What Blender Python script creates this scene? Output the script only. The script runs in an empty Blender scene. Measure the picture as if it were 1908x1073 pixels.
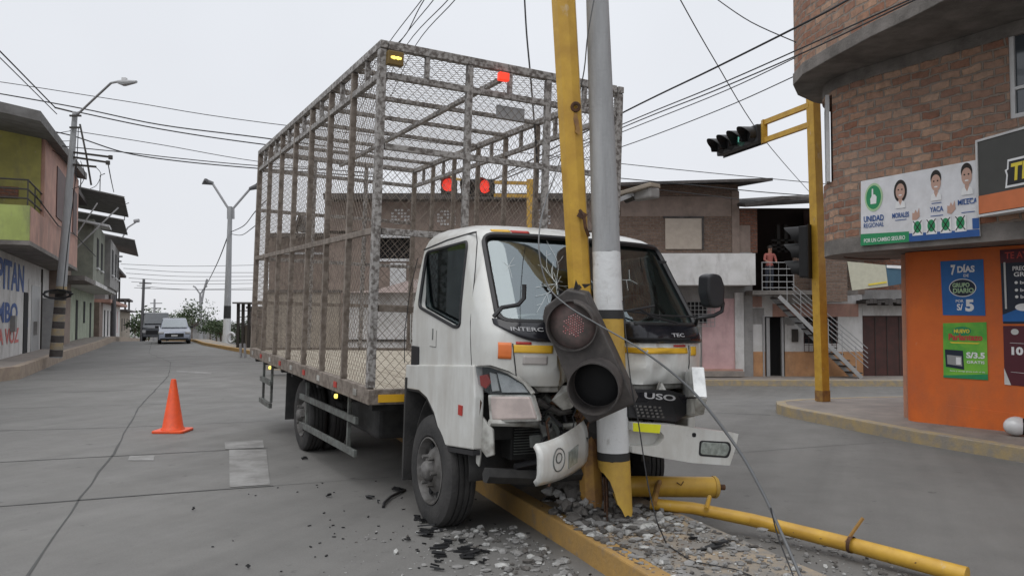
import bpy, bmesh, math, random
from mathutils import Vector, Matrix, Euler
R = math.radians
rnd = random.Random(7)
sc = bpy.context.scene
col = sc.collection
# ------------------------------------------------------------------ camera
FP, CAMH = 1450.0, 1.55
PITCH = math.atan(54.5/1450)
cd = bpy.data.cameras.new('camera'); cam = bpy.data.objects.new('camera', cd); col.objects.link(cam)
cd.sensor_width = 36; cd.lens = 36*FP/1908; cd.clip_end = 3000; cd.clip_start = .05
cam.location = (0, 0, CAMH); cam.rotation_euler = (R(90)+PITCH, 0, 0)
sc.camera = cam
# ------------------------------------------------------------------ light
SUN_EL, SUN_AZ = 62, 215
w = bpy.data.worlds.new('World'); sc.world = w; w.use_nodes = True
nt = w.node_tree; nt.nodes.clear()
def wn(t, **k):
    n = nt.nodes.new(t)
    for a, b in k.items(): setattr(n, a, b)
    return n
out = wn('ShaderNodeOutputWorld'); bg = wn('ShaderNodeBackground'); bg.inputs[1].default_value = 1.0
sky = wn('ShaderNodeTexSky', sky_type='NISHITA', sun_disc=False); sky.sun_elevation = R(SUN_EL); sky.sun_rotation = R(SUN_AZ)
tc = wn('ShaderNodeTexCoord'); sep = wn('ShaderNodeSeparateXYZ'); ramp = wn('ShaderNodeValToRGB')
nz = wn('ShaderNodeTexNoise'); nz.inputs['Scale'].default_value = 1.6; nz.inputs['Detail'].default_value = 4
nr = wn('ShaderNodeMapRange'); nr.inputs[1].default_value = .3; nr.inputs[2].default_value = .7; nr.inputs[3].default_value = .93; nr.inputs[4].default_value = 1.04
mul = wn('ShaderNodeMixRGB', blend_type='MULTIPLY'); mul.inputs[0].default_value = 1
sm = wn('ShaderNodeMixRGB', blend_type='MULTIPLY'); sm.inputs[0].default_value = 1; sm.inputs[2].default_value = (.1, .1, .1, 1)
mx = wn('ShaderNodeMixRGB'); mx.inputs[0].default_value = .93
L = nt.links.new
L(tc.outputs['Generated'], sep.inputs[0]); L(sep.outputs[2], ramp.inputs[0]); L(tc.outputs['Generated'], nz.inputs[0])
L(nz.outputs[0], nr.inputs[0]); L(ramp.outputs[0], mul.inputs[1]); L(nr.outputs[0], mul.inputs[2])
L(sky.outputs[0], sm.inputs[1]); L(sm.outputs[0], mx.inputs[1]); L(mul.outputs[0], mx.inputs[2]); L(mx.outputs[0], bg.inputs[0]); L(bg.outputs[0], out.inputs[0])
cr = ramp.color_ramp
cr.elements[0].position = 0.0; cr.elements[0].color = (.84, .85, .89, 1)
cr.elements[1].position = 1.0; cr.elements[1].color = (1.62, 1.66, 1.74, 1)
e = cr.elements.new(.40); e.color = (.84, .865, .91, 1)
sl = bpy.data.lights.new('sun', 'SUN'); sl.energy = .9; sl.angle = R(50); sl.color = (1, .97, .92)
so = bpy.data.objects.new('sun', sl); col.objects.link(so)
az = R(SUN_AZ); el = R(SUN_EL)
dv = Vector((math.sin(az)*math.cos(el), math.cos(az)*math.cos(el), math.sin(el)))
so.rotation_euler = dv.to_track_quat('Z', 'Y').to_euler(); so.location = (0, 0, 30)
sc.view_settings.view_transform = 'Standard'; sc.view_settings.look = 'None'; sc.view_settings.exposure = 0; sc.view_settings.gamma = 1
# ------------------------------------------------------------------ pixel -> world
CAM = Vector((0, 0, CAMH)); CP, SP = math.cos(PITCH), math.sin(PITCH)
def ray(px, py):
    a = (px-954)/FP; b = (536.5-py)/FP
    return Vector((a, CP-b*SP, SP+b*CP))
def P(px, py, Y): v = ray(px, py); return CAM+v*(Y/v.y)
def G(px, py, z=0): v = ray(px, py); return CAM+v*((z-CAMH)/v.z)
def hit(px, py, p0, n): v = ray(px, py); return CAM+v*((Vector(p0)-CAM).dot(n)/v.dot(n))
def sst(t): t = max(0, min(1, t)); return t*t*(3-2*t)
def gz(x, y):
    z = -.8*sst((y-12.5)/12.5)*sst((x+7)/7)
    if y > 50: z -= .03*(y-50)
    return max(z, -14)
# ------------------------------------------------------------------ materials
def newmat(name):
    m = bpy.data.materials.new(name); m.use_nodes = True; return m, m.node_tree, m.node_tree.nodes['Principled BSDF']
def mat(name, c, rough=.6, c2=None, scale=6, lo=.4, hi=.6, metal=0, bump=0, bscale=40, spec=.5, emit=0, var=.12, coat=0, detail=6, stretch=None):
    m, t, b = newmat(name)
    b.inputs['Roughness'].default_value = rough; b.inputs['Metallic'].default_value = metal
    b.inputs['Specular IOR Level'].default_value = spec; b.inputs['Coat Weight'].default_value = coat
    co = t.nodes.new('ShaderNodeTexCoord'); vec = co.outputs['Object']
    if stretch:
        mp = t.nodes.new('ShaderNodeMapping'); mp.inputs['Scale'].default_value = stretch; t.links.new(vec, mp.inputs[0]); vec = mp.outputs[0]
    n = t.nodes.new('ShaderNodeTexNoise'); n.inputs['Scale'].default_value = scale; n.inputs['Detail'].default_value = detail; n.inputs['Roughness'].default_value = .62
    t.links.new(vec, n.inputs[0])
    r = t.nodes.new('ShaderNodeValToRGB'); r.color_ramp.elements[0].position = lo; r.color_ramp.elements[1].position = hi
    if c2 is None:
        c2 = tuple(x*(1-var) for x in c); c = tuple(min(1, x*(1+var*.5)) for x in c)
        r.color_ramp.elements[0].position = .3; r.color_ramp.elements[1].position = .7
    r.color_ramp.elements[0].color = (*c2, 1); r.color_ramp.elements[1].color = (*c, 1)
    t.links.new(n.outputs[0], r.inputs[0]); t.links.new(r.outputs[0], b.inputs['Base Color'])
    if emit:
        t.links.new(r.outputs[0], b.inputs['Emission Color']); b.inputs['Emission Strength'].default_value = emit
    if bump:
        n2 = t.nodes.new('ShaderNodeTexNoise'); n2.inputs['Scale'].default_value = bscale; n2.inputs['Detail'].default_value = 5
        t.links.new(co.outputs['Object'], n2.inputs[0])
        bp = t.nodes.new('ShaderNodeBump'); bp.inputs['Strength'].default_value = bump; bp.inputs['Distance'].default_value = .02
        t.links.new(n2.outputs[0], bp.inputs['Height']); t.links.new(bp.outputs[0], b.inputs['Normal'])
    return m
def brickmat(name, c1, c2, mortar, sc_=1.0, dirt=.4):
    m, t, b = newmat(name); b.inputs['Roughness'].default_value = .9; b.inputs['Specular IOR Level'].default_value = .2
    uv = t.nodes.new('ShaderNodeTexCoord'); nn = t.nodes.new('ShaderNodeTexNoise'); nn.inputs['Scale'].default_value = 6
    t.links.new(uv.outputs['UV'], nn.inputs[0])
    mixv = t.nodes.new('ShaderNodeMixRGB'); mixv.blend_type = 'LINEAR_LIGHT'; mixv.inputs[0].default_value = .035
    t.links.new(uv.outputs['UV'], mixv.inputs[1]); t.links.new(nn.outputs[1], mixv.inputs[2])
    bt = t.nodes.new('ShaderNodeTexBrick'); bt.inputs['Scale'].default_value = 1/sc_; bt.inputs['Brick Width'].default_value = .25; bt.inputs['Row Height'].default_value = .105
    bt.inputs['Mortar Size'].default_value = .014; bt.inputs['Mortar Smooth'].default_value = .3; bt.inputs['Bias'].default_value = -.1
    bt.inputs['Color1'].default_value = (*c1, 1); bt.inputs['Color2'].default_value = (*c2, 1); bt.inputs['Mortar'].default_value = (*mortar, 1)
    t.links.new(mixv.outputs[0], bt.inputs[0])
    n = t.nodes.new('ShaderNodeTexNoise'); n.inputs['Scale'].default_value = 1.3; n.inputs['Detail'].default_value = 8; n.inputs['Roughness'].default_value = .7
    t.links.new(uv.outputs['UV'], n.inputs[0])
    mr = t.nodes.new('ShaderNodeMapRange'); mr.inputs[1].default_value = .35; mr.inputs[2].default_value = .75; mr.inputs[3].default_value = 0; mr.inputs[4].default_value = dirt
    t.links.new(n.outputs[0], mr.inputs[0])
    ng = t.nodes.new('ShaderNodeTexNoise'); ng.inputs['Scale'].default_value = 11; ng.inputs['Detail'].default_value = 7; ng.inputs['Roughness'].default_value = .75; t.links.new(uv.outputs['UV'], ng.inputs[0])
    mg = t.nodes.new('ShaderNodeMapRange'); mg.inputs[1].default_value = .3; mg.inputs[2].default_value = .7; mg.inputs[3].default_value = .55; mg.inputs[4].default_value = 1.3; t.links.new(ng.outputs[0], mg.inputs[0])
    ml_ = t.nodes.new('ShaderNodeMixRGB'); ml_.blend_type = 'MULTIPLY'; ml_.inputs[0].default_value = 1; t.links.new(bt.outputs[0], ml_.inputs[1]); t.links.new(mg.outputs[0], ml_.inputs[2])
    mx = t.nodes.new('ShaderNodeMixRGB'); t.links.new(mr.outputs[0], mx.inputs[0]); t.links.new(ml_.outputs[0], mx.inputs[1]); mx.inputs[2].default_value = (*mortar, 1)
    t.links.new(mx.outputs[0], b.inputs['Base Color'])
    bp = t.nodes.new('ShaderNodeBump'); bp.invert = True; bp.inputs['Strength'].default_value = .9; bp.inputs['Distance'].default_value = .03
    t.links.new(bt.outputs['Fac'], bp.inputs['Height'])
    n3 = t.nodes.new('ShaderNodeTexNoise'); n3.inputs['Scale'].default_value = 30; t.links.new(uv.outputs['UV'], n3.inputs[0])
    bp2 = t.nodes.new('ShaderNodeBump'); bp2.inputs['Strength'].default_value = .5; bp2.inputs['Distance'].default_value = .01
    t.links.new(n3.outputs[0], bp2.inputs['Height']); t.links.new(bp.outputs[0], bp2.inputs['Normal']); t.links.new(bp2.outputs[0], b.inputs['Normal'])
    return m
def glassmat(name, tint=(.8, .87, .85), refl=.5, thick=.85, lo=.05):
    m = bpy.data.materials.new(name); m.use_nodes = True; t = m.node_tree; t.nodes.clear()
    o = t.nodes.new('ShaderNodeOutputMaterial'); mx = t.nodes.new('ShaderNodeMixShader'); tr = t.nodes.new('ShaderNodeBsdfTransparent'); gl = t.nodes.new('ShaderNodeBsdfGlossy')
    tr.inputs[0].default_value = (*tint, 1); gl.inputs['Roughness'].default_value = .03; gl.inputs[0].default_value = (.62, .70, .73, 1)
    lw = t.nodes.new('ShaderNodeLayerWeight'); lw.inputs[0].default_value = refl
    mr = t.nodes.new('ShaderNodeMapRange'); mr.inputs[3].default_value = lo; mr.inputs[4].default_value = thick
    t.links.new(lw.outputs['Fresnel'], mr.inputs[0]); t.links.new(mr.outputs[0], mx.inputs[0]); t.links.new(tr.outputs[0], mx.inputs[1]); t.links.new(gl.outputs[0], mx.inputs[2]); t.links.new(mx.outputs[0], o.inputs[0])
    return m
M = {}
M['road'] = mat('concrete_road', (.185, .185, .18), .8, (.145, .147, .146), 1.1, .35, .65, bump=.25, bscale=60, spec=.35)
def roadmat():
    m, t, b = newmat('worn_concrete_road'); b.inputs['Roughness'].default_value = .78; b.inputs['Specular IOR Level'].default_value = .35
    N = lambda k: t.nodes.new(k); lk = t.links.new; co = N('ShaderNodeTexCoord').outputs['Object']
    def noise(sc_, det, lo, hi, a, b_, vec=co, rgh=.6):
        n = N('ShaderNodeTexNoise'); n.inputs['Scale'].default_value = sc_; n.inputs['Detail'].default_value = det; n.inputs['Roughness'].default_value = rgh; lk(vec, n.inputs[0])
        r = N('ShaderNodeMapRange'); r.inputs[1].default_value = lo; r.inputs[2].default_value = hi; r.inputs[3].default_value = a; r.inputs[4].default_value = b_; lk(n.outputs[0], r.inputs[0]); return r.outputs[0], n.outputs[0]
    mp = N('ShaderNodeMapping'); mp.inputs['Rotation'].default_value = (0, 0, R(-66)); lk(co, mp.inputs[0])
    st = N('ShaderNodeMapping'); st.inputs['Scale'].default_value = (.12, 2.2, 1); lk(mp.outputs[0], st.inputs[0])
    big, _ = noise(.35, 5, .3, .7, .86, 1.10); mid, _ = noise(2.3, 8, .3, .7, .90, 1.07, rgh=.7); fine, fn = noise(70, 6, .3, .7, .84, 1.14, rgh=.8); lane, _ = noise(1.0, 4, .35, .7, 1.04, .86, st.outputs[0]); spot, _ = noise(5.5, 3, .66, .74, 1, .62)
    base = N('ShaderNodeRGB'); base.outputs[0].default_value = (.172, .167, .158, 1); cur = base.outputs[0]
    for f in (big, mid, fine, lane, spot):
        x = N('ShaderNodeMixRGB'); x.blend_type = 'MULTIPLY'; x.inputs[0].default_value = 1; lk(cur, x.inputs[1]); lk(f, x.inputs[2]); cur = x.outputs[0]
    lk(cur, b.inputs['Base Color'])
    bp = N('ShaderNodeBump'); bp.inputs['Strength'].default_value = .35; bp.inputs['Distance'].default_value = .01; lk(fn, bp.inputs['Height']); lk(bp.outputs[0], b.inputs['Normal'])
    rg, _ = noise(1.2, 5, .3, .7, .62, .9); lk(rg, b.inputs['Roughness'])
    return m
M['road'] = roadmat()
def grime(key, c, amt, scale=3, lo=.5, hi=.72, stretch=(1, 1, 1), seed=0):
    m = M[key]; t = m.node_tree; b = t.nodes['Principled BSDF']; src = b.inputs['Base Color'].links[0].from_socket
    co = t.nodes.new('ShaderNodeTexCoord'); mp = t.nodes.new('ShaderNodeMapping'); mp.inputs['Scale'].default_value = stretch; mp.inputs['Location'].default_value = (seed, seed*2, 0); t.links.new(co.outputs['Object'], mp.inputs[0])
    n = t.nodes.new('ShaderNodeTexNoise'); n.inputs['Scale'].default_value = scale; n.inputs['Detail'].default_value = 9; n.inputs['Roughness'].default_value = .7; t.links.new(mp.outputs[0], n.inputs[0])
    r = t.nodes.new('ShaderNodeMapRange'); r.inputs[1].default_value = lo; r.inputs[2].default_value = hi; r.inputs[3].default_value = 0; r.inputs[4].default_value = amt; t.links.new(n.outputs[0], r.inputs[0])
    x = t.nodes.new('ShaderNodeMixRGB'); x.inputs[2].default_value = (*c, 1); t.links.new(r.outputs[0], x.inputs[0]); t.links.new(src, x.inputs[1]); t.links.new(x.outputs[0], b.inputs['Base Color'])
M['joint'] = mat('joint_tar', (.075, .075, .072), .9)
M['walk'] = mat('sidewalk_concrete', (.28, .245, .215), .85, (.19, .17, .155), 2.2, .35, .65, bump=.3, bscale=50)
M['kerb'] = mat('kerb_paint', (.42, .25, .075), .75, (.30, .19, .075), 4, .30, .60, bump=.3, bscale=40)
M['kerb2'] = mat('kerb_worn', (.40, .30, .15), .8, (.27, .24, .2), 6, .38, .66, bump=.3)
M['kerbpale'] = mat('kerb_pale', (.36, .29, .22), .85, (.28, .22, .18), 4, .4, .6, bump=.3)
M['median'] = mat('median_top', (.36, .28, .19), .9, (.215, .20, .18), 2.2, .46, .60, bump=.5, bscale=30)
M['wornpaint'] = mat('worn_white_paint', (.275, .27, .26), .8, (.178, .172, .164), 3.2, .40, .62)
M['white'] = mat('white_truck_paint', (.66, .67, .65), .28, (.56, .56, .53), 2.2, .35, .7, coat=.35, spec=.5)
M['dirtywhite'] = mat('dirty_white_metal', (.5, .5, .47), .5, (.2, .19, .17), 8, .35, .6)
M['black'] = mat('black_plastic', (.018, .018, .02), .45, spec=.4)
M['blackgloss'] = mat('black_gloss', (.014, .014, .018), .18, spec=.5)
M['rubber'] = mat('tyre_rubber', (.045, .043, .042), .85, (.025, .025, .025), 6, .35, .65, bump=.3, bscale=50)
M['rim'] = mat('dusty_rim', (.16, .155, .15), .7, (.07, .065, .06), 9, .35, .6, metal=.2)
M['under'] = mat('grimy_chassis', (.035, .034, .033), .75, (.018, .018, .018), 9, .4, .6)
M['guard'] = mat('grey_green_steel', (.14, .15, .14), .7, (.08, .08, .075), 12, .4, .6)
M['cage'] = mat('peeling_grey_paint', (.34, .325, .31), .65, (.12, .105, .095), 26, .42, .56, bump=.4, bscale=60)
M['cagebrown'] = mat('rusty_grey_paint', (.235, .20, .17), .7, (.125, .10, .08), 14, .38, .60, bump=.4, bscale=60)
M['wire'] = mat('rusty_wire', (.25, .21, .17), .7, (.13, .105, .085), 8, .4, .6)
M['wood'] = mat('pale_floor_boards', (.52, .47, .38), .85, (.36, .31, .24), 3, .35, .65, stretch=(1, 6, 1))
M['orange'] = mat('orange_reflector', (.72, .18, .04), .35)
M['yellowtape'] = mat('yellow_tape', (.72, .42, .03), .4)
M['limetape'] = mat('lime_reflector', (.75, .75, .02), .4)
M['redrefl'] = mat('red_reflector', (.45, .03, .02), .3)
M['redon'] = mat('red_lamp_on', (1, .05, .02), .3, emit=.9)
M['redlit'] = mat('red_signal_on', (1, .06, .03), .3, (.5, .01, .01), 60, .4, .6, emit=1.2)
M['amberon'] = mat('amber_lamp_on', (1, .75, .15), .3, emit=1.6)
M['amberbox'] = mat('amber_housing', (.16, .10, .02), .4)
M['amberlow'] = mat('amber_reflector', (.75, .42, .03), .35)
M['greenoff'] = mat('green_lens_dark', (.02, .09, .07), .25)
M['greenhi'] = mat('green_lens_lit', (.25, .8, .65), .3, emit=.35)
M['yellow'] = mat('yellow_pole_paint', (.60, .36, .045), .45, (.46, .26, .035), 5, .35, .65, bump=.1, bscale=30)
M['yellowpole'] = mat('yellow_concrete_paint', (.56, .36, .06), .6, (.44, .27, .06), 7, .35, .62, bump=.2)
M['yellowdirty'] = mat('brown_yellow_paint', (.36, .20, .045), .6, (.18, .09, .04), 6, .35, .6)
M['rust'] = mat('rust', (.10, .045, .02), .85, (.05, .025, .015), 30)
M['pole'] = mat('grey_pole_concrete', (.38, .385, .39), .8, (.29, .295, .30), 3, .35, .65, bump=.15, bscale=50, stretch=(4, 4, .5))
M['polewhite'] = mat('white_pole_paint', (.66, .67, .67), .6, (.55, .55, .54), 8, .3, .45, bump=.2)
M['poleblack'] = mat('black_band_paint', (.03, .03, .03), .7)
M['farpole'] = mat('distant_pole', (.33, .33, .34), .8)
M['farpaint'] = mat('distant_dark_pole', (.12, .12, .125), .8)
M['signal'] = mat('dusty_signal_housing', (.085, .075, .070), .6, (.030, .027, .026), 7, .35, .65)
M['signaldark'] = mat('black_signal', (.018, .018, .019), .5)
M['signalin'] = mat('visor_inside', (.008, .008, .009), .7)
M['lensred'] = mat('dusty_red_lens', (.19, .125, .115), .5, (.085, .07, .065), 5, .4, .6)
M['reddot'] = mat('red_led_dots', (.80, .48, .48), .4, (.50, .06, .07), 60, .4, .6)
M['cable'] = mat('cable_black', (.02, .02, .022), .6)
M['cablegrey'] = mat('cable_grey', (.13, .135, .14), .5)
M['rubble'] = mat('broken_concrete', (.29, .285, .275), .95, (.16, .155, .15), 9, .3, .7, bump=.5)
M['rubbledark'] = mat('dark_broken_earth', (.14, .13, .12), .95, (.06, .055, .05), 9, .3, .7, bump=.5)
M['chunkwhite'] = mat('white_painted_chunk', (.50, .50, .48), .8, (.3, .3, .29), 20, .4, .6)
M['shard'] = mat('black_shard', (.015, .015, .016), .4)
M['glass'] = glassmat('windshield_glass', (.60, .68, .66), .40, .55, .22)
M['sideglass'] = glassmat('side_glass', (.38, .42, .42), .3, .8)
M['crack'] = mat('crack_white', (.75, .8, .8), .5)
M['winglass'] = mat('house_glass', (.05, .06, .07), .08, spec=.9)
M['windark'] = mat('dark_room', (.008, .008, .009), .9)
M['lampglass'] = glassmat('lamp_glass', (.93, .94, .95), .3, .5)
M['reflector'] = mat('lamp_reflector', (.55, .55, .56), .2, metal=.8)
M['foglamp'] = mat('fog_lamp_face', (.30, .33, .30), .25, (.2, .22, .2), 30)
M['milky'] = mat('milky_lens', (.68, .69, .68), .15, (.45, .46, .46), 6, .4, .6, coat=.5)
M['pinklamp'] = mat('milky_lamp', (.52, .44, .41), .3, (.40, .34, .32), 7, .4, .6)
M['seat'] = mat('seat_cloth', (.10, .10, .11), .9)
M['dash'] = mat('dashboard_grey', (.24, .255, .25), .7)
M['paper'] = mat('pale_paper', (.6, .6, .58), .8)
M['cone'] = mat('cone_orange', (.85, .10, .02), .5, (.72, .08, .02), 6)
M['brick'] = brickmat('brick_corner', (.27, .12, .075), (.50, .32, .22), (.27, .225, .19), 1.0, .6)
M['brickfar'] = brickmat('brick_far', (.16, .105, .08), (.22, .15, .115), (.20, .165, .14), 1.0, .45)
M['brickred'] = brickmat('brick_red', (.20, .09, .06), (.26, .12, .08), (.17, .13, .11), 1.0, .2)
M['slab'] = mat('slab_concrete', (.22, .20, .185), .9, (.12, .11, .10), 3, .35, .65, bump=.4)
M['orangewall'] = mat('orange_wall', (.74, .165, .025), .65, (.60, .125, .025), 1.6, .3, .7, bump=.15)
M['paleorange'] = mat('faded_orange_edge', (.55, .25, .15), .8, (.42, .22, .15), 5)
M['plaster'] = mat('beige_plaster', (.36, .31, .25), .9, (.26, .225, .185), 2.5, .35, .65, bump=.2)
M['brownplaster'] = mat('brown_plaster', (.285, .22, .185), .9, (.20, .155, .13), 2.5, .35, .65, bump=.2)
M['whitewall'] = mat('white_wall', (.62, .61, .60), .85, (.50, .49, .47), 2, .3, .6)
M['greywall'] = mat('grey_wall', (.32, .31, .30), .9, (.24, .235, .23), 2, .35, .65)
M['pinkwall'] = mat('pink_wall', (.60, .40, .40), .85, (.52, .34, .34), 2)
M['salmon'] = mat('salmon_wall', (.46, .27, .21), .85, (.38, .22, .18), 2)
M['limewall'] = mat('lime_wall', (.36, .42, .13), .85, (.30, .35, .11), 2)
M['mustard'] = mat('mustard_wall', (.34, .31, .09), .85, (.27, .25, .08), 2)
M['sage'] = mat('sage_wall', (.25, .26, .21), .85, (.19, .2, .165), 2)
M['mint'] = mat('mint_wall', (.42, .47, .36), .85, (.34, .38, .29), 2)
M['tan'] = mat('tan_wainscot', (.50, .27, .13), .85, (.38, .2, .1), 3, .35, .65)
M['porch'] = mat('porch_wall_painted_shade', (.055, .04, .035), .9)  # near-black brown: the shade inside the porch is put into the colour
M['maroon'] = mat('maroon_garage', (.075, .025, .02), .6, (.05, .02, .016), 3)
M['tin'] = mat('dark_tin_roof', (.085, .075, .07), .8, (.045, .04, .038), 5, .35, .65)
M['tinlight'] = mat('fibre_cement_sheet', (.17, .165, .16), .9, (.11, .105, .1), 3, .35, .65)
M['shutter'] = mat('beige_shutter', (.42, .36, .30), .8)
M['steel'] = mat('grey_steel', (.35, .35, .35), .5, metal=.3)
M['darksteel'] = mat('dark_steel', (.04, .035, .03), .6)
M['frame'] = mat('white_frame', (.6, .6, .6), .6)
M['bannerwhite'] = mat('vinyl_white', (.72, .72, .74), .5)
M['green'] = mat('print_green', (.02, .26, .10), .5)
M['greenlight'] = mat('print_light_green', (.42, .60, .35), .5)
M['blue'] = mat('print_blue', (.02, .09, .30), .5)
M['bluemid'] = mat('poster_blue', (.015, .13, .40), .45)
M['navy'] = mat('poster_navy', (.012, .02, .04), .5)
M['wine'] = mat('poster_wine', (.09, .015, .025), .5)
M['lime'] = mat('poster_lime', (.20, .50, .05), .5, (.08, .36, .05), 2.5, .4, .6)
M['ltext'] = mat('print_white', (.8, .8, .8), .5)
M['ytext'] = mat('print_yellow', (.75, .6, .05), .5)
M['rtext'] = mat('print_red', (.5, .06, .05), .5)
M['btext'] = mat('wall_blue_letter', (.04, .09, .27), .7)
M['redletter'] = mat('wall_red_letter', (.55, .16, .15), .8)
M['signgrey'] = mat('sign_dark_grey', (.055, .055, .05), .5)
M['signorange'] = mat('sign_orange', (.60, .17, .06), .5)
M['skin'] = mat('skin', (.42, .22, .15), .6)
M['skin2'] = mat('printed_skin', (.52, .33, .26), .6)
M['hair'] = mat('hair', (.02, .015, .012), .7)
M['shirt'] = mat('shirt_red', (.38, .12, .10), .8)
M['trousers'] = mat('dark_trousers', (.03, .035, .05), .8)
M['leaf'] = mat('leaf_green', (.07, .10, .04), .7, (.03, .05, .02), 3, .35, .65)
M['bark'] = mat('bark', (.10, .07, .05), .9)
M['carpaint'] = mat('silver_car', (.20, .215, .26), .25, metal=.5, coat=.5)
M['helmet'] = mat('white_helmet', (.7, .7, .7), .2, coat=.6)
M['letter'] = mat('silver_letter', (.42, .42, .43), .4)
M['greytape'] = mat('faded_tape', (.42, .39, .37), .6)
M['dirt'] = mat('roadside_earth', (.26, .23, .20), .95, (.18, .16, .14), .8, .35, .65, bump=.4)
# ------------------------------------------------------------------ mesh builder
grime('white', (.30, .27, .23), .55, 1.6, .50, .78, (1, 1, .6)); grime('white', (.12, .10, .085), .8, 14, .66, .74, (1, 1, 2.5), 3); grime('white', (.38, .35, .31), .8, 2.2, .46, .80, (2.5, 2.5, .35), 6)
grime('orangewall', (.34, .12, .06), .6, 1.4, .48, .75, (1, 1, .5)); grime('orangewall', (.62, .40, .28), .6, 9, .66, .72, (1, 1, .7), 5)
for k_ in ('whitewall', 'salmon', 'limewall', 'mustard', 'sage', 'mint', 'pinkwall', 'greywall', 'tan', 'plaster'): grime(k_, (.13, .115, .10), .7, .9, .50, .76, (1.6, 1.6, .45), 2); grime(k_, (.42, .36, .30), .6, 6, .62, .70, (1, 1, 1), 7)
grime('yellow', (.16, .08, .03), .8, 11, .64, .72, (1, 1, .35)); grime('yellow', (.55, .50, .42), .5, 6, .62, .7, (1, 1, .5), 4); grime('cone', (.30, .08, .04), .6, 9, .55, .7)
grime('polewhite', (.25, .23, .2), .8, 9, .60, .70, (1, 1, .4)); grime('pole', (.22, .21, .2), .6, 3, .55, .75, (3, 3, .3)); grime('kerb', (.20, .17, .14), .7, 6, .56, .68); grime('bannerwhite', (.52, .50, .48), .5, 2, .5, .7)
WM = {}
class MB:
    def __init__(s): s.v = []; s.f = []; s.m = []; s.cur = 0
    def add(s, vs, fs):
        o = len(s.v); s.v += [Vector(v) for v in vs]; s.f += [[o+i for i in f] for f in fs]; s.m += [s.cur]*len(fs); return s
    def box(s, c, d, rot=None):
        c = Vector(c); x, y, z = d[0]/2, d[1]/2, d[2]/2
        vs = [Vector((a*x, b*y, e*z)) for a in (-1, 1) for b in (-1, 1) for e in (-1, 1)]
        if rot is not None: vs = [rot @ v for v in vs]
        return s.add([c+v for v in vs], [(0, 1, 3, 2), (4, 6, 7, 5), (0, 4, 5, 1), (2, 3, 7, 6), (0, 2, 6, 4), (1, 5, 7, 3)])
    def bx(s, x0, x1, y0, y1, z0, z1): return s.box(((x0+x1)/2, (y0+y1)/2, (z0+z1)/2), (abs(x1-x0), abs(y1-y0), abs(z1-z0)))
    def beam(s, p, q, a, b=None, up=(0, 0, 1)):
        p, q = Vector(p), Vector(q); b = b or a; d = q-p
        if d.length < 1e-6: return s
        x = d.normalized(); u = Vector(up)
        if abs(x.dot(u)) > .98: u = Vector((0, 1, 0)) if abs(x.y) < .9 else Vector((1, 0, 0))
        y = u.cross(x).normalized(); z = x.cross(y)
        return s.box((p+q)/2, (d.length, a, b), Matrix((x, y, z)).transposed())
    def tube(s, pts, r, n=8, caps=True, phase=0):
        pts = [Vector(p) for p in pts]; rs = r if isinstance(r, (list, tuple)) else [r]*len(pts)
        ref = None; vs = []; fs = []
        for i, p in enumerate(pts):
            t = (pts[min(i+1, len(pts)-1)]-pts[max(i-1, 0)]).normalized()
            if ref is None: ref = Vector((1, 0, 0)) if abs(t.x) < .8 else Vector((0, 1, 0))
            a = (ref-t*ref.dot(t)).normalized(); ref = a; b = t.cross(a)
            for k in range(n):
                an = 2*math.pi*k/n+phase; vs.append(p+(a*math.cos(an)+b*math.sin(an))*rs[i])
        for i in range(len(pts)-1):
            for k in range(n): fs.append((i*n+k, i*n+(k+1) % n, (i+1)*n+(k+1) % n, (i+1)*n+k))
        if caps: fs.append(tuple(range(n-1, -1, -1))); fs.append(tuple(range((len(pts)-1)*n, len(pts)*n)))
        return s.add(vs, fs)
    def cyl(s, p, q, r, r2=None, n=16, caps=True): return s.tube([p, q], [r, r if r2 is None else r2], n, caps)
    def lathe(s, o, ax, prof, n=32, caps=False):
        """prof = [(distance along ax, radius)]"""
        o = Vector(o); ax = Vector(ax).normalized(); a = Vector((0, 0, 1)) if abs(ax.z) < .9 else Vector((1, 0, 0)); a = (a-ax*a.dot(ax)).normalized(); b = ax.cross(a)
        vs = [o+ax*h+(a*math.cos(2*math.pi*k/n)+b*math.sin(2*math.pi*k/n))*r for h, r in prof for k in range(n)]
        fs = [(i*n+k, i*n+(k+1) % n, (i+1)*n+(k+1) % n, (i+1)*n+k) for i in range(len(prof)-1) for k in range(n)]
        if caps: fs += [tuple(range(n-1, -1, -1)), tuple(range((len(prof)-1)*n, len(prof)*n))]
        return s.add(vs, fs)
    def prism(s, poly, d):
        """poly = 3D points, extruded by vector d"""
        n = len(poly); poly = [Vector(p) for p in poly]; d = Vector(d)
        fs = [tuple(range(n-1, -1, -1)), tuple(range(n, 2*n))]+[(i, (i+1) % n, n+(i+1) % n, n+i) for i in range(n)]
        return s.add(poly+[p+d for p in poly], fs)
    def grid(s, fn, nu, nv, thick=None):
        vs = [Vector(fn(i/nu, j/nv)) for i in range(nu+1) for j in range(nv+1)]
        f = lambda i, j: i*(nv+1)+j
        fs = [(f(i, j), f(i+1, j), f(i+1, j+1), f(i, j+1)) for i in range(nu) for j in range(nv)]
        return s.add(vs, fs)
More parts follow.
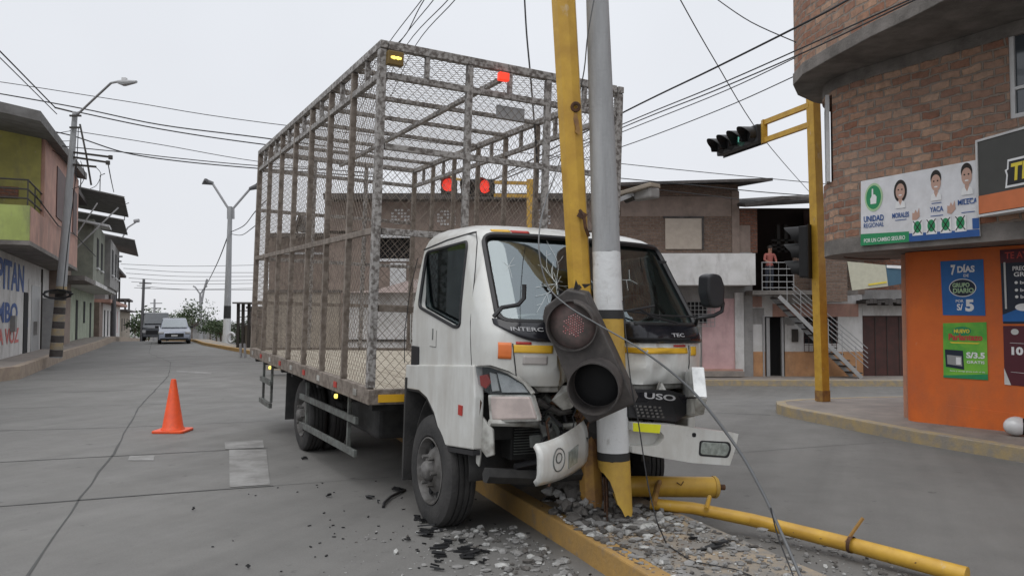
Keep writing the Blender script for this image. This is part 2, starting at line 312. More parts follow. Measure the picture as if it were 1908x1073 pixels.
    def rock(s, c, r, rn, flat=.7):
        bm = bmesh.new(); bmesh.ops.create_icosphere(bm, subdivisions=1, radius=1)
        sx, sy, sz = r*rn.uniform(.5, 1.5), r*rn.uniform(.5, 1.3), r*rn.uniform(.25, .8)*flat/.7
        rot = Euler((rn.uniform(0, 6), rn.uniform(0, 6), rn.uniform(0, 6))).to_matrix()
        vs = []
        for v in bm.verts:
            q = v.co*rn.uniform(.7, 1.15); q = rot @ q; vs.append(Vector(c)+Vector((q.x*sx, q.y*sy, q.z*sz)))
        fs = [[v.index for v in f.verts] for f in bm.faces]; bm.free(); return s.add(vs, fs)
    def build(s, name, mats, parent=None, smooth=None, bevel=0, uv=None, world=False, solid=0, seg=2):
        me = bpy.data.meshes.new(name)
        vs = s.v
        if world and parent is not None: inv = WM[parent.name].inverted(); vs = [inv @ v for v in vs]
        me.from_pydata([tuple(v) for v in vs], [], s.f)
        if not isinstance(mats, (list, tuple)): mats = [mats]
        for m_ in mats: me.materials.append(m_)
        for p, k in zip(me.polygons, s.m): p.material_index = k
        me.validate()
        bm = bmesh.new(); bm.from_mesh(me); bmesh.ops.recalc_face_normals(bm, faces=bm.faces); bm.to_mesh(me); bm.free()
        ul = me.uv_layers.new(name='UVMap')
        for p in me.polygons:
            n = p.normal
            t = Vector((0, 0, 1)).cross(n)
            flat = t.length < .5
            if not flat: t.normalize()
            for li in p.loop_indices:
                c = me.vertices[me.loops[li].vertex_index].co
                ul.data[li].uv = (c.x, c.y) if flat else ((uv(c) if uv else t.dot(c)), c.z)
        if smooth:
            for p in me.polygons: p.use_smooth = True
            me.set_sharp_from_angle(angle=R(smooth))
        o = bpy.data.objects.new(name, me); col.objects.link(o)
        if parent is not None: o.parent = parent; WM[o.name] = WM[parent.name].copy()
        else: WM[o.name] = Matrix()
        if solid:
            sm_ = o.modifiers.new('solid', 'SOLIDIFY'); sm_.thickness = solid; sm_.offset = 0
        if bevel:
            b = o.modifiers.new('bevel', 'BEVEL'); b.width = bevel; b.segments = seg; b.limit_method = 'ANGLE'; b.angle_limit = R(40)
        return o
def tag(o, label=None, cat=None, group=None, kind=None):
    if label: o['label'] = label
    if cat: o['category'] = cat
    if group: o['group'] = group
    if kind: o['kind'] = kind
    return o
def thing(name, label, cat, loc=(0, 0, 0), rot=(0, 0, 0), scale=1, group=None):
    o = bpy.data.objects.new(name, None); col.objects.link(o); o.location = loc; o.rotation_euler = rot; o.scale = (scale,)*3; o.empty_display_size = .2
    tag(o, label, cat, group); WM[o.name] = Matrix.Translation(Vector(loc)) @ Euler(rot).to_matrix().to_4x4() @ Matrix.Scale(scale, 4)
    return o
def copy_tree(o, parent=None):
    c = o.copy(); col.objects.link(c)
    if parent: c.parent = parent
    WM[c.name] = WM[o.name].copy()
    for ch in list(o.children): copy_tree(ch, c)
    return c
def bake(o, cutters, op='DIFFERENCE'):
    for c in cutters:
        b = o.modifiers.new('b', 'BOOLEAN'); b.object = c; b.operation = op; b.solver = 'EXACT'
    bpy.context.view_layer.update()
    dg = bpy.context.evaluated_depsgraph_get(); me = bpy.data.meshes.new_from_object(o.evaluated_get(dg))
    o.modifiers.clear(); old = o.data; o.data = me; bpy.data.meshes.remove(old)
    for c in cutters:
        m = c.data; bpy.data.objects.remove(c); bpy.data.meshes.remove(m)
    return o
def text(name, body, o, ux, uy, w_, h_, m, parent, align='C', ext=.002, bold=0, world=True, shear=0):
    """letters whose box is w_ by h_, centred on o, as real raised letters"""
    cu = bpy.data.curves.new('t', 'FONT'); cu.body = body; cu.size = 1; cu.offset = bold; cu.shear = shear; cu.resolution_u = 3
    to = bpy.data.objects.new('t', cu); col.objects.link(to); bpy.context.view_layer.update()
    dg = bpy.context.evaluated_depsgraph_get(); me = bpy.data.meshes.new_from_object(to.evaluated_get(dg))
    bpy.data.objects.remove(to); bpy.data.curves.remove(cu)
    xs = [v.co.x for v in me.vertices]; ys = [v.co.y for v in me.vertices]
    x0, x1, y0, y1 = min(xs), max(xs), min(ys), max(ys); ux = Vector(ux).normalized(); uy = Vector(uy).normalized(); n = ux.cross(uy)
    mb = MB(); vs = []
    for v in me.vertices:
        a = ((v.co.x-x0)/(x1-x0)-.5)*w_; b = ((v.co.y-y0)/(y1-y0)-.5)*h_
        if align == 'arc': b += .35*h_*(1-(2*a/w_)**2)
        vs.append(Vector(o)+ux*a+uy*b)
    fs = [list(p.vertices) for p in me.polygons]; N = len(vs)
    ed = {}
    for f in fs:
        for i in range(len(f)):
            k = (f[i], f[(i+1) % len(f)]); ed[k] = 1
    side = [(a, b, b+N, a+N) for (a, b) in ed if (b, a) not in ed]
    mb.add(vs+[v+n*ext for v in vs], fs+[[i+N for i in f] for f in fs]+side); bpy.data.meshes.remove(me)
    return mb.build(name, m, parent, world=world)
def plate(o, ux, uy, w_, h_, t):  # centred slab
    ux, uy = Vector(ux).normalized(), Vector(uy).normalized(); n = ux.cross(uy)
    c = Vector(o); p = [c-ux*w_/2-uy*h_/2, c+ux*w_/2-uy*h_/2, c+ux*w_/2+uy*h_/2, c-ux*w_/2+uy*h_/2]
    return MB().prism(p, n*t)
def struct(o): o['kind'] = 'structure'; return o
def rounded(poly, r, k=5):
    """round the corners of a closed 2D polygon"""
    out_ = []
    n = len(poly)
    for i in range(n):
        p = Vector(poly[i]); a = Vector(poly[i-1]); b = Vector(poly[(i+1) % n])
        da, db = (a-p), (b-p); rr = min(r, da.length*.45, db.length*.45); s0, s1 = p+da.normalized()*rr, p+db.normalized()*rr
        for j in range(k+1):
            t = j/k; out_.append(s0*(1-t)**2+p*2*t*(1-t)+s1*t*t)
    return out_
UP = Vector((0, 0, 1))
# ================================================================== SETTING
def lin(a, b, n): return [a+(b-a)*i/(n-1) for i in range(n)]
gx = [-900, -400, -200, -120, -80, -60]+lin(-50, 30, 81)+[36, 45, 60, 90, 150, 300, 900]
gy = [-60, -20, -8]+lin(-4, 60, 65)+[66, 75, 90, 110, 140, 180, 240, 320, 420, 520, 700, 1000, 1400]
mb = MB(); mb.add([(x, y, gz(x, y)) for x in gx for y in gy], [(i*len(gy)+j, (i+1)*len(gy)+j, (i+1)*len(gy)+j+1, i*len(gy)+j+1) for i in range(len(gx)-1) for j in range(len(gy)-1)])
struct(mb.build('road', M['road'], smooth=30))
def strip(name, a, b, h, m, skirt=1.0, sub=1):
    def dens(l):
        o = []
        for i in range(len(l)-1):
            for k in range(sub): o.append(Vector(l[i]).lerp(Vector(l[i+1]), k/sub))
        return o+[Vector(l[-1])]
    a, b = dens(a), dens(b); n = len(a); mb = MB()
    T = lambda p, dz: (p.x, p.y, gz(p.x, p.y)+dz)
    vs = [T(p, h) for p in a]+[T(p, h) for p in b]+[T(p, h-skirt) for p in a]+[T(p, h-skirt) for p in b]
    fs = []
    for i in range(n-1): fs += [(i, i+1, n+i+1, n+i), (i, i+1, 2*n+i+1, 2*n+i), (n+i, n+i+1, 3*n+i+1, 3*n+i)]
    fs += [(0, n, 3*n, 2*n), (n-1, 2*n-1, 4*n-1, 3*n-1)]
    mb.add(vs, fs); return struct(mb.build(name, m, bevel=.012 if h > .06 else 0))
def inset(l, d):
    o = []
    for i, p in enumerate(l):
        a = Vector(l[max(i-1, 0)]); b = Vector(l[min(i+1, len(l)-1)]); t = (b-a).normalized(); o.append((p[0]+t.y*d, p[1]-t.x*d))
    return o
# median (planted refuge) under the truck
ml = [(2.43, 0), (1.58, 2.1), (.74, 4.27), (.39, 5.2), (.04, 6.1), (-1.47, 10), (-4.1, 17), (-8.2, 27.7), (-12.3, 35), (-17.0, 43), (-21.5, 52), (-45, 100)]
mr_ = inset(ml, .92)
strip('median_kerb', ml, inset(ml, .13), .155, M['kerb'], sub=3)
strip('median', inset(ml, .128), mr_, .15, M['median'], sub=3)
# left pavement with tall kerb
kl = [(-60, 14.5), (-30, 15.6), (-15, 16.9), (-13.2, 17.4), (-12.35, 18.3), (-12.35, 19.6), (-13.1, 21.3), (-14.3, 24), (-16, 27.8), (-20.9, 39.5), (-26, 51), (-60, 128)]
strip('left_kerb', kl, inset(kl, -.2), .33, M['kerbpale'], sub=3)
il = [(-60, 40), (-40, 40), (-30, 40), (-28, 40), (-27, 40), (-26, 41), (-25, 42), (-25, 44), (-26, 47), (-30, 52), (-36, 60), (-75, 128)]
strip('left_pavement', inset(kl, -.198), il, .322, M['walk'], sub=2)
# right pavement
kr = [(5.9, 3), (5.75, 6.4), (5.46, 8.36), (4.95, 9.68), (4.55, 11.2), (4.30, 12.1), (4.27, 12.6), (4.42, 13.1), (4.9, 13.5), (5.8, 13.9), (8, 14.6), (20, 17)]
strip('right_kerb', kr, inset(kr, .16), .155, M['kerb2'], sub=3)
ir = [(20, 3), (20, 6.4), (20, 8), (20, 9), (20, 9.6), (20, 10.2), (20, 10.8), (20, 11.4), (20, 12), (20, 13), (20, 14), (22, 16)]
strip('right_pavement', inset(kr, .158), ir, .15, M['walk'], sub=2)
# far pavement across the side street
kf = [(-8, 29.5), (-2, 27.4), (2, 26.9), (8, 26.8), (14, 26.6), (30, 26.4)]
strip('far_kerb', kf, [(x, y+.2) for x, y in kf], .2, M['kerb2'], sub=2)
strip('far_pavement', [(x, y+.198) for x, y in kf], [(x, y+9) for x, y in kf], .195, M['walk'], sub=2)
# joints between the slabs of the road
def joint(mb, pts, w_):
    pts = [Vector(p) for p in pts]; L_ = []
    for i in range(len(pts)-1):
        n = max(1, int((pts[i+1]-pts[i]).length/.5))
        for k in range(n): L_.append(pts[i].lerp(pts[i+1], k/n))
    L_.append(pts[-1]); vs = []
    for i, p in enumerate(L_):
        t = (L_[min(i+1, len(L_)-1)]-L_[max(i-1, 0)]).normalized(); q = Vector((-t.y, t.x))*w_*.5*rnd.uniform(.5, 1.3); j = Vector((-t.y, t.x))*rnd.uniform(-.012, .012)
        for s in (1, -1): c = p+q*s+j; vs.append((c.x, c.y, gz(c.x, c.y)+.004))
    mb.add(vs, [(2*i, 2*i+1, 2*i+3, 2*i+2) for i in range(len(L_)-1)])
mb = MB()
joint(mb, [(-2.4, 3.4), (-2.91, 4.73), (-3.51, 6.24), (-4.54, 8.92), (-6.4, 13.4), (-9.1, 20.7), (-11.8, 27), (-15.6, 33.5), (-19, 41), (-24, 52)], .022)
for a, b, w_ in [((-9, 4.6), (-2.2, 7.23), .03), ((-2.2, 7.23), (-1.2, 7.6), .012), ((-12, 6.1), (-2.9, 9.3), .022), ((-14, 9.2), (-5.6, 11), .022), ((-5.6, 11), (-3.6, 11.7), .018), ((-13.5, 11.7), (-4.2, 14.7), .022), ((-12.3, 15), (-4.6, 18), .025), ((-12, 19), (-6, 21.5), .03), ((-13.6, 23.5), (-7.6, 26), .03), ((-16, 29), (-10, 31.5), .04)]: joint(mb, [a, b], w_)
for a, b, w_ in [((1.6, 8.6), (4.5, 9.7), .010), ((2.2, 13.2), (4.1, 12.4), .02), ((-1, 20), (16, 18.5), .03)]: joint(mb, [a, b], w_)
struct(mb.build('road_joints', M['joint']))
# worn white road paint
mb = MB()
for q in [((418, 823), (490, 820), (492, 834), (420, 837)), ((427, 838), (496, 838), (503, 903), (428, 908)), ((242, 849), (288, 849), (286, 858), (238, 858)), ((330, 690), (395, 694), (393, 697), (328, 693)), ((1195, 700+70), (1196, 771), (1197, 772), (1195, 772))]:
    mb.add([(G(*p).x, G(*p).y, gz(G(*p).x, G(*p).y)+.005) for p in q], [(0, 1, 2, 3)])
struct(mb.build('road_marking', M['wornpaint']))
# ------------------------------------------------------------------ building on the right corner
def frame(p0, u):
    u = Vector(u).normalized(); n = Vector((u.y, -u.x, 0)).normalized()
    return Vector(p0), u, n
B0, BU, BN = frame((4.64, 10.36, 0), (.515, -.857, 0))     # BN points at the street
bld = thing('corner_building', 'two storey corner building with bare brick upper floor and orange ground floor', 'building', (B0.x, B0.y, 0))
# upper brick wall: arc then straight
rC = 1.1; C0 = B0-BN*rC
def brick_pt(a):   # a = arc length from far end
    if a < rC*R(130):
        th_ = R(130)-a/rC; return C0+BN*rC*math.cos(th_)-BU*rC*math.sin(th_)
    return B0+BU*(a-rC*R(130))
as_ = lin(0, rC*R(130), 27)+lin(rC*R(130)+.3, rC*R(130)+9, 30)
mb = MB(); rows = [2.50, 2.66, 4.72]
pts = [brick_pt(a) for a in as_]
def wallstrip(pts, z0, z1, thick=.2):
    m_ = MB(); n = len(pts); nn = []
    for i in range(n):
        t = (pts[min(i+1, n-1)]-pts[max(i-1, 0)]).normalized(); nn.append(Vector((t.y, -t.x, 0)))
    vs = []
    for i, p in enumerate(pts):
        q = p-nn[i]*thick
        vs += [(p.x, p.y, z0), (p.x, p.y, z1), (q.x, q.y, z1), (q.x, q.y, z0)]
    fs = [(4*i+k, 4*i+4+k, 4*i+4+(k+1) % 4, 4*i+(k+1) % 4) for i in range(n-1) for k in range(4)]+[(0, 1, 2, 3), (4*n-4, 4*n-3, 4*n-2, 4*n-1)]
    m_.add(vs, fs); return m_
def arcuv(pts, par):
    cum = [0]
    for i in range(len(pts)-1): cum.append(cum[-1]+(pts[i+1]-pts[i]).length)
    off = WM[par.name].translation
    def f(c):
        w3 = Vector((c.x+off.x, c.y+off.y, 0)); best = 1e9; bu = 0
        for i in range(len(pts)-1):
            a, b = pts[i].copy(), pts[i+1].copy(); a.z = b.z = 0; d = b-a; t = max(0, min(1, (w3-a).dot(d)/d.length_squared)); dd = (a+d*t-w3).length
            if dd < best: best = dd; bu = cum[i]+d.length*t
        return bu
    return f
upw = wallstrip(pts, 2.62, 4.72).build('brick_wall', M['brick'], bld, uv=arcuv(pts, bld), world=True)
wallstrip([p+BN*.002 for p in pts], 2.42, 2.618, .25).build('floor_beam', M['slab'], bld, world=True)
wallstrip(pts, 4.722, 4.88, .2).build('upper_beam', M['slab'], bld, world=True)
# windows cut in brick
def box_cut(c, ux, un, w_, h_, d_):
    return MB().box(c, (w_, d_, h_), Matrix((Vector(ux), Vector(un), UP)).transposed()).build('cut', M['black'])
pw = hit(1877, 25, B0, BN); pb = hit(1882, 222, B0, BN)
t0 = (pw-B0).dot(BU); wz0, wz1 = pb.z, pw.z; ww = 1.3
wc = B0+BU*(t0+ww/2)+UP*((wz0+wz1)/2)
thw = R(52); nC = BN*math.cos(thw)-BU*math.sin(thw); tC = BU*math.cos(thw)+BN*math.sin(thw)
cw = C0+nC*rC; z0c, z1c = P(1550, 335, 10.7).z, P(1550, 172, 10.7).z
upw.parent = None; upw.location = (B0.x, B0.y, 0)
c2 = cw+UP*((z0c+z1c)/2)
bake(upw, [box_cut(wc, BU, BN, ww, wz1-wz0, .8), box_cut(c2, tC, nC, 1.0, z1c-z0c, .9)]); upw.location = (0, 0, 0); upw.parent = bld
def window(par, c, ux, un, w_, h_, fm, gm, rec=.05, mull=(.5,), trans=(), fw=.05, sub=True):
    """frame with pane; c centre on wall plane, un outward"""
    ux, un = Vector(ux).normalized(), Vector(un).normalized(); m_ = MB(); rot = Matrix((ux, un, UP)).transposed(); c = Vector(c)-un*rec
    for s in (-1, 1):
        m_.box(c+ux*s*(w_/2-fw/2), (fw, fw, h_), rot); m_.box(c+UP*s*(h_/2-fw/2), (w_-2*fw, fw, fw), rot)
    for t in mull: m_.box(c+ux*(t-.5)*w_, (fw*.7, fw*.8, h_-2*fw), rot)
    for t in trans: m_.box(c+UP*(t-.5)*h_, (w_-2*fw, fw*.9, fw*.7), rot)
    f = m_.build('window', fm, par, world=True)
    MB().box(c-un*.012, (w_-fw, .01, h_-fw), rot).build('pane', gm, f, world=True); return f
window(bld, wc, BU, BN, ww, wz1-wz0, M['frame'], M['winglass'], .04, (.55,), (.28,), .05)
window(bld, c2, tC, nC, 1.0, z1c-z0c, M['frame'], M['winglass'], .06, (.5,), (.3,), .05)
# projecting slab and parapet above
sl_ = [(5.0, 4), (4.9, 5.5), (4.75, 6.9), (4.53, 8.22), (4.44, 8.6), (4.27, 9.15), (4.11, 9.95), (4.0, 10.6), (4.05, 11.1), (4.3, 11.6), (4.7, 12.0), (5.4, 12.4), (8, 12.8), (12, 12.5), (12, 4)]
MB().prism([(x, y, 4.884) for x, y in sl_], (0, 0, .17)).build('projecting_slab', M['slab'], bld, world=True, bevel=.01)
pp = [Vector((x+.02, y, 0)) for x, y in sl_[:13]]
pp = [pp[i].lerp(pp[i+1], k/4) for i in range(len(pp)-1) for k in range(4)]+[pp[-1]]
pp.reverse()
wallstrip(pp, 5.056, 9.2, .15).build('brick_parapet', M['brick'], bld, uv=arcuv(pp, bld), world=True)
# soffit and ground floor
sf = [brick_pt(a)-BN*.03 for a in as_]
MB().prism([(p.x, p.y, 2.44) for p in sf]+[(14, 4, 2.44), (14, 13, 2.44)], (0, 0, .12)).build('soffit', M['slab'], bld, world=True)
O0 = G(1712, 786, .15); O0.z = 0; OU = Vector((.61, -.79, 0)).normalized(); ON = Vector((OU.y, -OU.x, 0))
rr = .22; oc = O0-ON*rr; gpts = [oc+ON*rr*math.cos(R(a))-OU*rr*math.sin(R(a)) for a in range(100, -1, -12)]+[O0+OU*t for t in (.05, 2, 4, 8)]
far = gpts[0]; sd = (Vector((.80, .6, 0))).normalized(); gpts = [far+sd*5]+gpts
gpts.append(Vector((12, gpts[-1].y, 0)))
mbw = MB().prism([(p.x, p.y, .1) for p in gpts]+[(14, 12, .1)], (0, 0, 2.33))
mbw.build('ground_floor_wall', M['orangewall'], bld, world=True, smooth=35)
# pale pilaster at the back edge and cracked plaster skirting
q = far+sd*.25
MB().cyl((q.x-.12, q.y, .12), (q.x-.12, q.y, 2.43), .1, n=12).build('pilaster', M['paleorange'], bld, world=True)
sk = MB()
for k, (a, b, h_) in enumerate([(.38, .95, .26), (.95, 1.6, .235), (1.6, 3, .25)]): sk.prism([O0+OU*a+ON*.012+UP*.15, O0+OU*b+ON*.012+UP*.15, O0+OU*b+ON*.012+UP*(.15+h_*.9), O0+OU*a+ON*.012+UP*(.15+h_)], -ON*.01)
sk.build('plaster_skirting', M['orangewall'], bld, world=True)
# banner of the party
b_tl, b_tr, b_br, b_bl = [hit(*q, B0+BN*.03, BN) for q in ((1604, 338), (1820, 298), (1826, 440), (1604, 458))]
bw = (b_tr-b_tl).length; bh = b_tl.z-b_bl.z
ban = thing('election_banner', 'white and green election banner with a thumbs up emblem on the brick wall', 'banner', tuple(b_bl))
MB().prism([b_bl, b_br, b_tr, b_tl], -BN*.012).build('sheet', M['bannerwhite'], ban, world=True)
def BP(u, v, d=.004):   # u,v in 0..1 on the banner
    lo = b_bl.lerp(b_br, u); hi = b_tl.lerp(b_tr, u); return lo.lerp(hi, v)+BN*d
def bpoly(pts_, name, m, d=.004, par=None):
    return MB().prism([BP(u, v, d) for u, v in pts_], BN*.0015).build(name, m, par or ban, world=True)
def bell(cu, cv, ru, rv, name, m, d=.004, n=24, par=None): return bpoly([(cu+ru*math.cos(2*math.pi*k/n), cv+rv*math.sin(2*math.pi*k/n)) for k in range(n)], name, m, d, par)
bpoly([(0, 0), (.44, 0), (.44, .15), (0, .18)], 'green_band', M['green'])
bpoly([(.441, 0), (1, 0), (1, .09), (.441, .12)], 'blue_band', M['blue'])
bell(.125, .72, .085, .215, 'emblem_halo', M['greenlight'], .004); bell(.125, .72, .070, .18, 'emblem_disc', M['green'], .006)
bpoly([(.098, .62), (.150, .62), (.155, .72), (.138, .76), (.124, .76), (.122, .85), (.110, .85), (.108, .74), (.095, .70)], 'thumb_emblem', M['ltext'], .008)
BV = UP
def btext(body, u, v, w_, h_, m, par=None, d=.006, bold=.0): return text('lettering', body, BP(u, v, d), b_br-b_bl, UP, w_*bw, h_*bh, m, par or ban, bold=bold)
btext('UNIDAD', .125, .40, .19, .09, M['blue'], bold=.02); btext('REGIONAL', .125, .30, .19, .07, M['blue'])
btext('POR UN CAMBIO SEGURO', .22, .07, .38, .06, M['ltext'], bold=.01)
for k, (cu, cv, nm, hair, par_) in enumerate([(.37, .76, 'MORALES', 1, 0), (.675, .80, 'YACA', 0, 0), (.92, .82, 'MILECA', 0, 0)]):
    if hair: bell(cu, cv-.01, .058, .165, 'printed_hair', M['hair'], .003)
    else: bell(cu, cv+.05, .044, .115, 'printed_hair', M['hair'], .003)
    f_ = bell(cu, cv-.015, .04, .115, 'printed_face', M['skin2'], .005)
    for s_ in (-1, 1): bell(cu+s_*.016, cv+.01, .007, .012, 'eye', M['hair'], .007, 8, f_)
    bpoly([(cu-.045, cv-.26), (cu-.04, cv-.18), (cu-.018, cv-.15), (cu, cv-.22), (cu+.018, cv-.15), (cu+.04, cv-.18), (cu+.045, cv-.26)], 'printed_shirt', M['ltext'], .0075)
    bell(cu, cv-.07, .016, .010, 'smile', M['ltext'], .007, 8, f_)
    bpoly([(cu-.015, cv-.12), (cu+.015, cv-.12), (cu+.018, cv-.17), (cu, cv-.24), (cu-.018, cv-.17)], 'printed_neck', M['skin2'], .005)
    btext(nm, cu+.02*k*0, .40 if k == 0 else (.42 if k == 1 else .47), .15 if k != 1 else .11, .075, M['blue'], bold=.015)
    bpoly([(cu-.05, .325), (cu+.05, .325), (cu+.05, .335), (cu-.05, .335)], 'printed_rule', M['blue']); bpoly([(cu-.04, .50), (cu+.04, .50), (cu+.04, .51), (cu-.04, .51)], 'printed_rule', M['blue'])
for cu, cv in ((.50, .38), (.79, .42)):
    bpoly([(cu-.03, cv-.07), (cu+.0, cv-.09), (cu+.035, cv-.03), (cu+.03, cv+.09), (cu+.015, cv+.02), (cu+.0, cv+.07), (cu-.012, cv+.02), (cu-.028, cv+.03)], 'printed_hand', M['skin2'])
for k in range(4):
    cu = .515+.115*k; bpoly([(cu-.044, .08), (cu+.044, .08), (cu+.044, .30), (cu-.044, .30)], 'ballot_box', M['ltext'], .006)
    x_ = bell(cu, .20, .032, .085, 'ballot_emblem', M['green'], .008, 16)
    for s_ in (-1, 1): bpoly([(cu-.036*s_-.004, .10), (cu-.036*s_+.004, .10), (cu+.036*s_+.004, .29), (cu+.036*s_-.004, .29)], 'cross_stroke', M['hair'], .010, x_)
bpoly([(.95, .10), (1, .10), (1, .24), (.95, .24)], 'corner_patch', M['blue'], .006)
# shop sign box
SU = Vector((.2, -1, 0)).normalized(); SN = Vector((SU.y, -SU.x, 0)); s0 = P(1822, 405, 8.95); S0 = Vector((s0.x, s0.y, 0))
sz0, sz1 = s0.z, hit(1819, 262, S0, SN).z
sg = thing('shop_sign', 'dark grey shop sign box with orange stripe and white frame above the orange wall', 'sign', (S0.x, S0.y, sz0))
rotS = Matrix((SU, SN, UP)).transposed()
def sbx(m_, a0, a1, z0, z1, d0, d1): m_.box(S0+SU*(a0+a1)/2+SN*(d0+d1)/2+UP*(z0+z1)/2, (a1-a0, abs(d1-d0), z1-z0), rotS); return m_
sbx(MB(), .02, 3.0, sz0+.02, sz1-.02, -.14, 0).build('box', M['signgrey'], sg, world=True)
sbx(MB(), .02, 3.0, sz0+.035, sz0+.24, .001, .006).build('orange_stripe', M['signorange'], sg, world=True)
m_ = MB(); sbx(m_, 0, 3, sz0, sz0+.025, -.15, .012); sbx(m_, 0, 3, sz1-.025, sz1, -.15, .012); sbx(m_, -.002, .024, sz0+.0252, sz1-.0252, -.15, .012); m_.build('frame', M['frame'], sg, world=True)
pT = hit(1876, 322, S0, SN); tu = (pT-S0).dot(SU)
def spoly(pts_, name, m, d): return MB().prism([S0+SU*(tu+a)+UP*(pT.z+b)+SN*d for a, b in pts_], SN*.003).build(name, m, sg, world=True)
spoly([(-.02, -.17), (1.3, -.17), (1.3, .14), (.02, .14), (.01, .04), (-.02, .03), (.0, -.03), (-.01, -.1)], 'logo_border', M['ltext'], .004)
spoly([(.01, -.145), (1.28, -.145), (1.28, .115), (.04, .115), (.035, .03), (.01, .02), (.025, -.03), (.015, -.1)], 'logo_plate', M['black'], .008)
text('lettering', 'TE', S0+SU*(tu+.20)+UP*(pT.z-.01)+SN*.012, SU, UP, .26, .19, M['ytext'], sg, bold=.03, shear=.1)
spoly([(.26, .15), (.40, .34), (.60, .36), (.8, .15)], 'logo_crest', M['steel'], .004)
# posters on the orange wall
def poster(name, label, quad, m, off=.008, cat='poster'):
    ps = [hit(*q, O0+ON*off, ON) for q in quad]      # tl tr br bl
    t = thing(name, label, cat, tuple(ps[3])); MB().prism([ps[3], ps[2], ps[1], ps[0]], -ON*.003).build('paper', m, t, world=True)
    W_ = (ps[1]-ps[0]).length; H_ = ps[0].z-ps[3].z
    def PP(u, v, d=.002): return ps[3].lerp(ps[2], u).lerp(ps[0].lerp(ps[1], u), v)+ON*d
    def poly(pts_, nm, mm, d=.002): return MB().prism([PP(u, v, d) for u, v in pts_], ON*.001).build(nm, mm, t, world=True)
    def tx(body, u, v, w_, h_, mm, bold=.02, d=.003, **k): return text('lettering', body, PP(u, v, d), OU, UP, w_*W_, h_*H_, mm, t, bold=bold, ext=.001, **k)
    def ell(cu, cv, ru, rv, nm, mm, d=.002, n=28): return poly([(cu+ru*math.cos(2*math.pi*k/n), cv+rv*math.sin(2*math.pi*k/n)) for k in range(n)], nm, mm, d)
    return t, poly, tx, ell
t, po, tx, el_ = poster('price_poster', 'blue paper poster reading 7 dias por S/5 on the orange wall', ((1752, 487), (1832, 483), (1836, 588), (1757, 587)), M['bluemid'])
tx('7', .30, .83, .11, .19, M['ltext'], .05); tx('DÍAS', .60, .85, .40, .15, M['ltext'], .04); tx('DE', .60, .72, .12, .05, M['ltext'])
el_(.5, .50, .32, .165, 'oval_outline', M['ltext']); el_(.5, .50, .30, .15, 'oval', M['navy'], .0035)
tx('GRUPO', .47, .55, .40, .08, M['greenlight'], .03, .005); tx('DIARIO', .52, .45, .48, .09, M['greenlight'], .03, .005)
tx('POR', .42, .26, .18, .05, M['ltext']); tx('S/', .42, .15, .14, .12, M['ltext'], .03); tx('5', .65, .18, .2, .22, M['ltext'], .05)
t, po, tx, el_ = poster('green_poster', 'bright green advert poster below the blue one on the orange wall', ((1757, 602), (1838, 600), (1841, 708), (1758, 703)), M['lime'])
po([(0, 0), (1, 0), (1, .10), (0, .04)], 'dark_swoosh', M['green'])
el_(.44, .85, .22, .08, 'oval', M['green']); tx('NUEVO', .44, .85, .36, .07, M['ytext'], .04, .004); tx('Parlantazo', .52, .74, .78, .12, M['rtext'], .04, .004)
po([(.15, .66), (.85, .64), (.80, .62), (.2, .63)], 'yellow_line', M['ytext'])
po([(.06, .20), (.48, .16), (.46, .50), (.04, .52)], 'ticket', M['navy']); po([(.10, .25), (.44, .22), (.43, .40), (.09, .42)], 'ticket_face', M['steel'], .0035); po([(.3, .25), (.41, .25), (.41, .38), (.3, .38)], 'ticket_detail', M['ltext'], .005)
tx('S/3.5', .74, .42, .42, .11, M['ltext'], .04); tx('GRATIS', .74, .30, .40, .05, M['ltext']); tx('llama y navega gratis todo el dia', .55, .13, .8, .035, M['ltext'], .0)
t, po, tx, el_ = poster('dark_poster', 'black and blue poster with white lettering at the right edge of the orange wall', ((1863, 466), (1925, 462), (1930, 603), (1869, 603)), M['navy'])
po([(0, .03), (1, .03), (1, .16), (.5, .20), (0, .12)], 'blue_swoosh', M['bluemid']); po([(.0, .82), (1, .82), (1, 1), (0, 1)], 'dark_red_band', M['wine'])
tx('TE AY', .50, .92, .70, .09, M['rtext'], .02); tx('PREGUNTA', .82, .74, .9, .06, M['ltext']); tx('GRATIS', .80, .66, .8, .06, M['ltext'])
for v in (.55, .45, .36): el_(.46, v, .05, .02, 'bullet', M['ltext']); tx('bono', .78, v, .4, .045, M['ltext'])
el_(.65, .22, .25, .05, 'white_cloud', M['ltext'], .004); po([(.09, .2), (.15, .2), (.16, .83), (.10, .83)], 'torn_edge', M['paper'], .006)
t, po, tx, el_ = poster('wine_poster', 'dark red poster marked 10 below the black poster on the orange wall', ((1869, 607), (1930, 607), (1935, 722), (1872, 716)), M['wine'])
tx('10', .42, .58, .36, .14, M['ltext'], .05); po([(.2, .71), (.9, .70), (.9, .705), (.2, .715)], 'rule', M['ltext']); el_(.36, .90, .12, .05, 'cloud', M['paper']); el_(.75, .83, .1, .035, 'cloud', M['paper'])
po([(.2, .22), (.9, .21), (.9, .215), (.2, .225)], 'rule', M['ltext']); po([(0, 0), (.20, .0), (.0, .28)], 'torn_corner', M['paper'], .004)
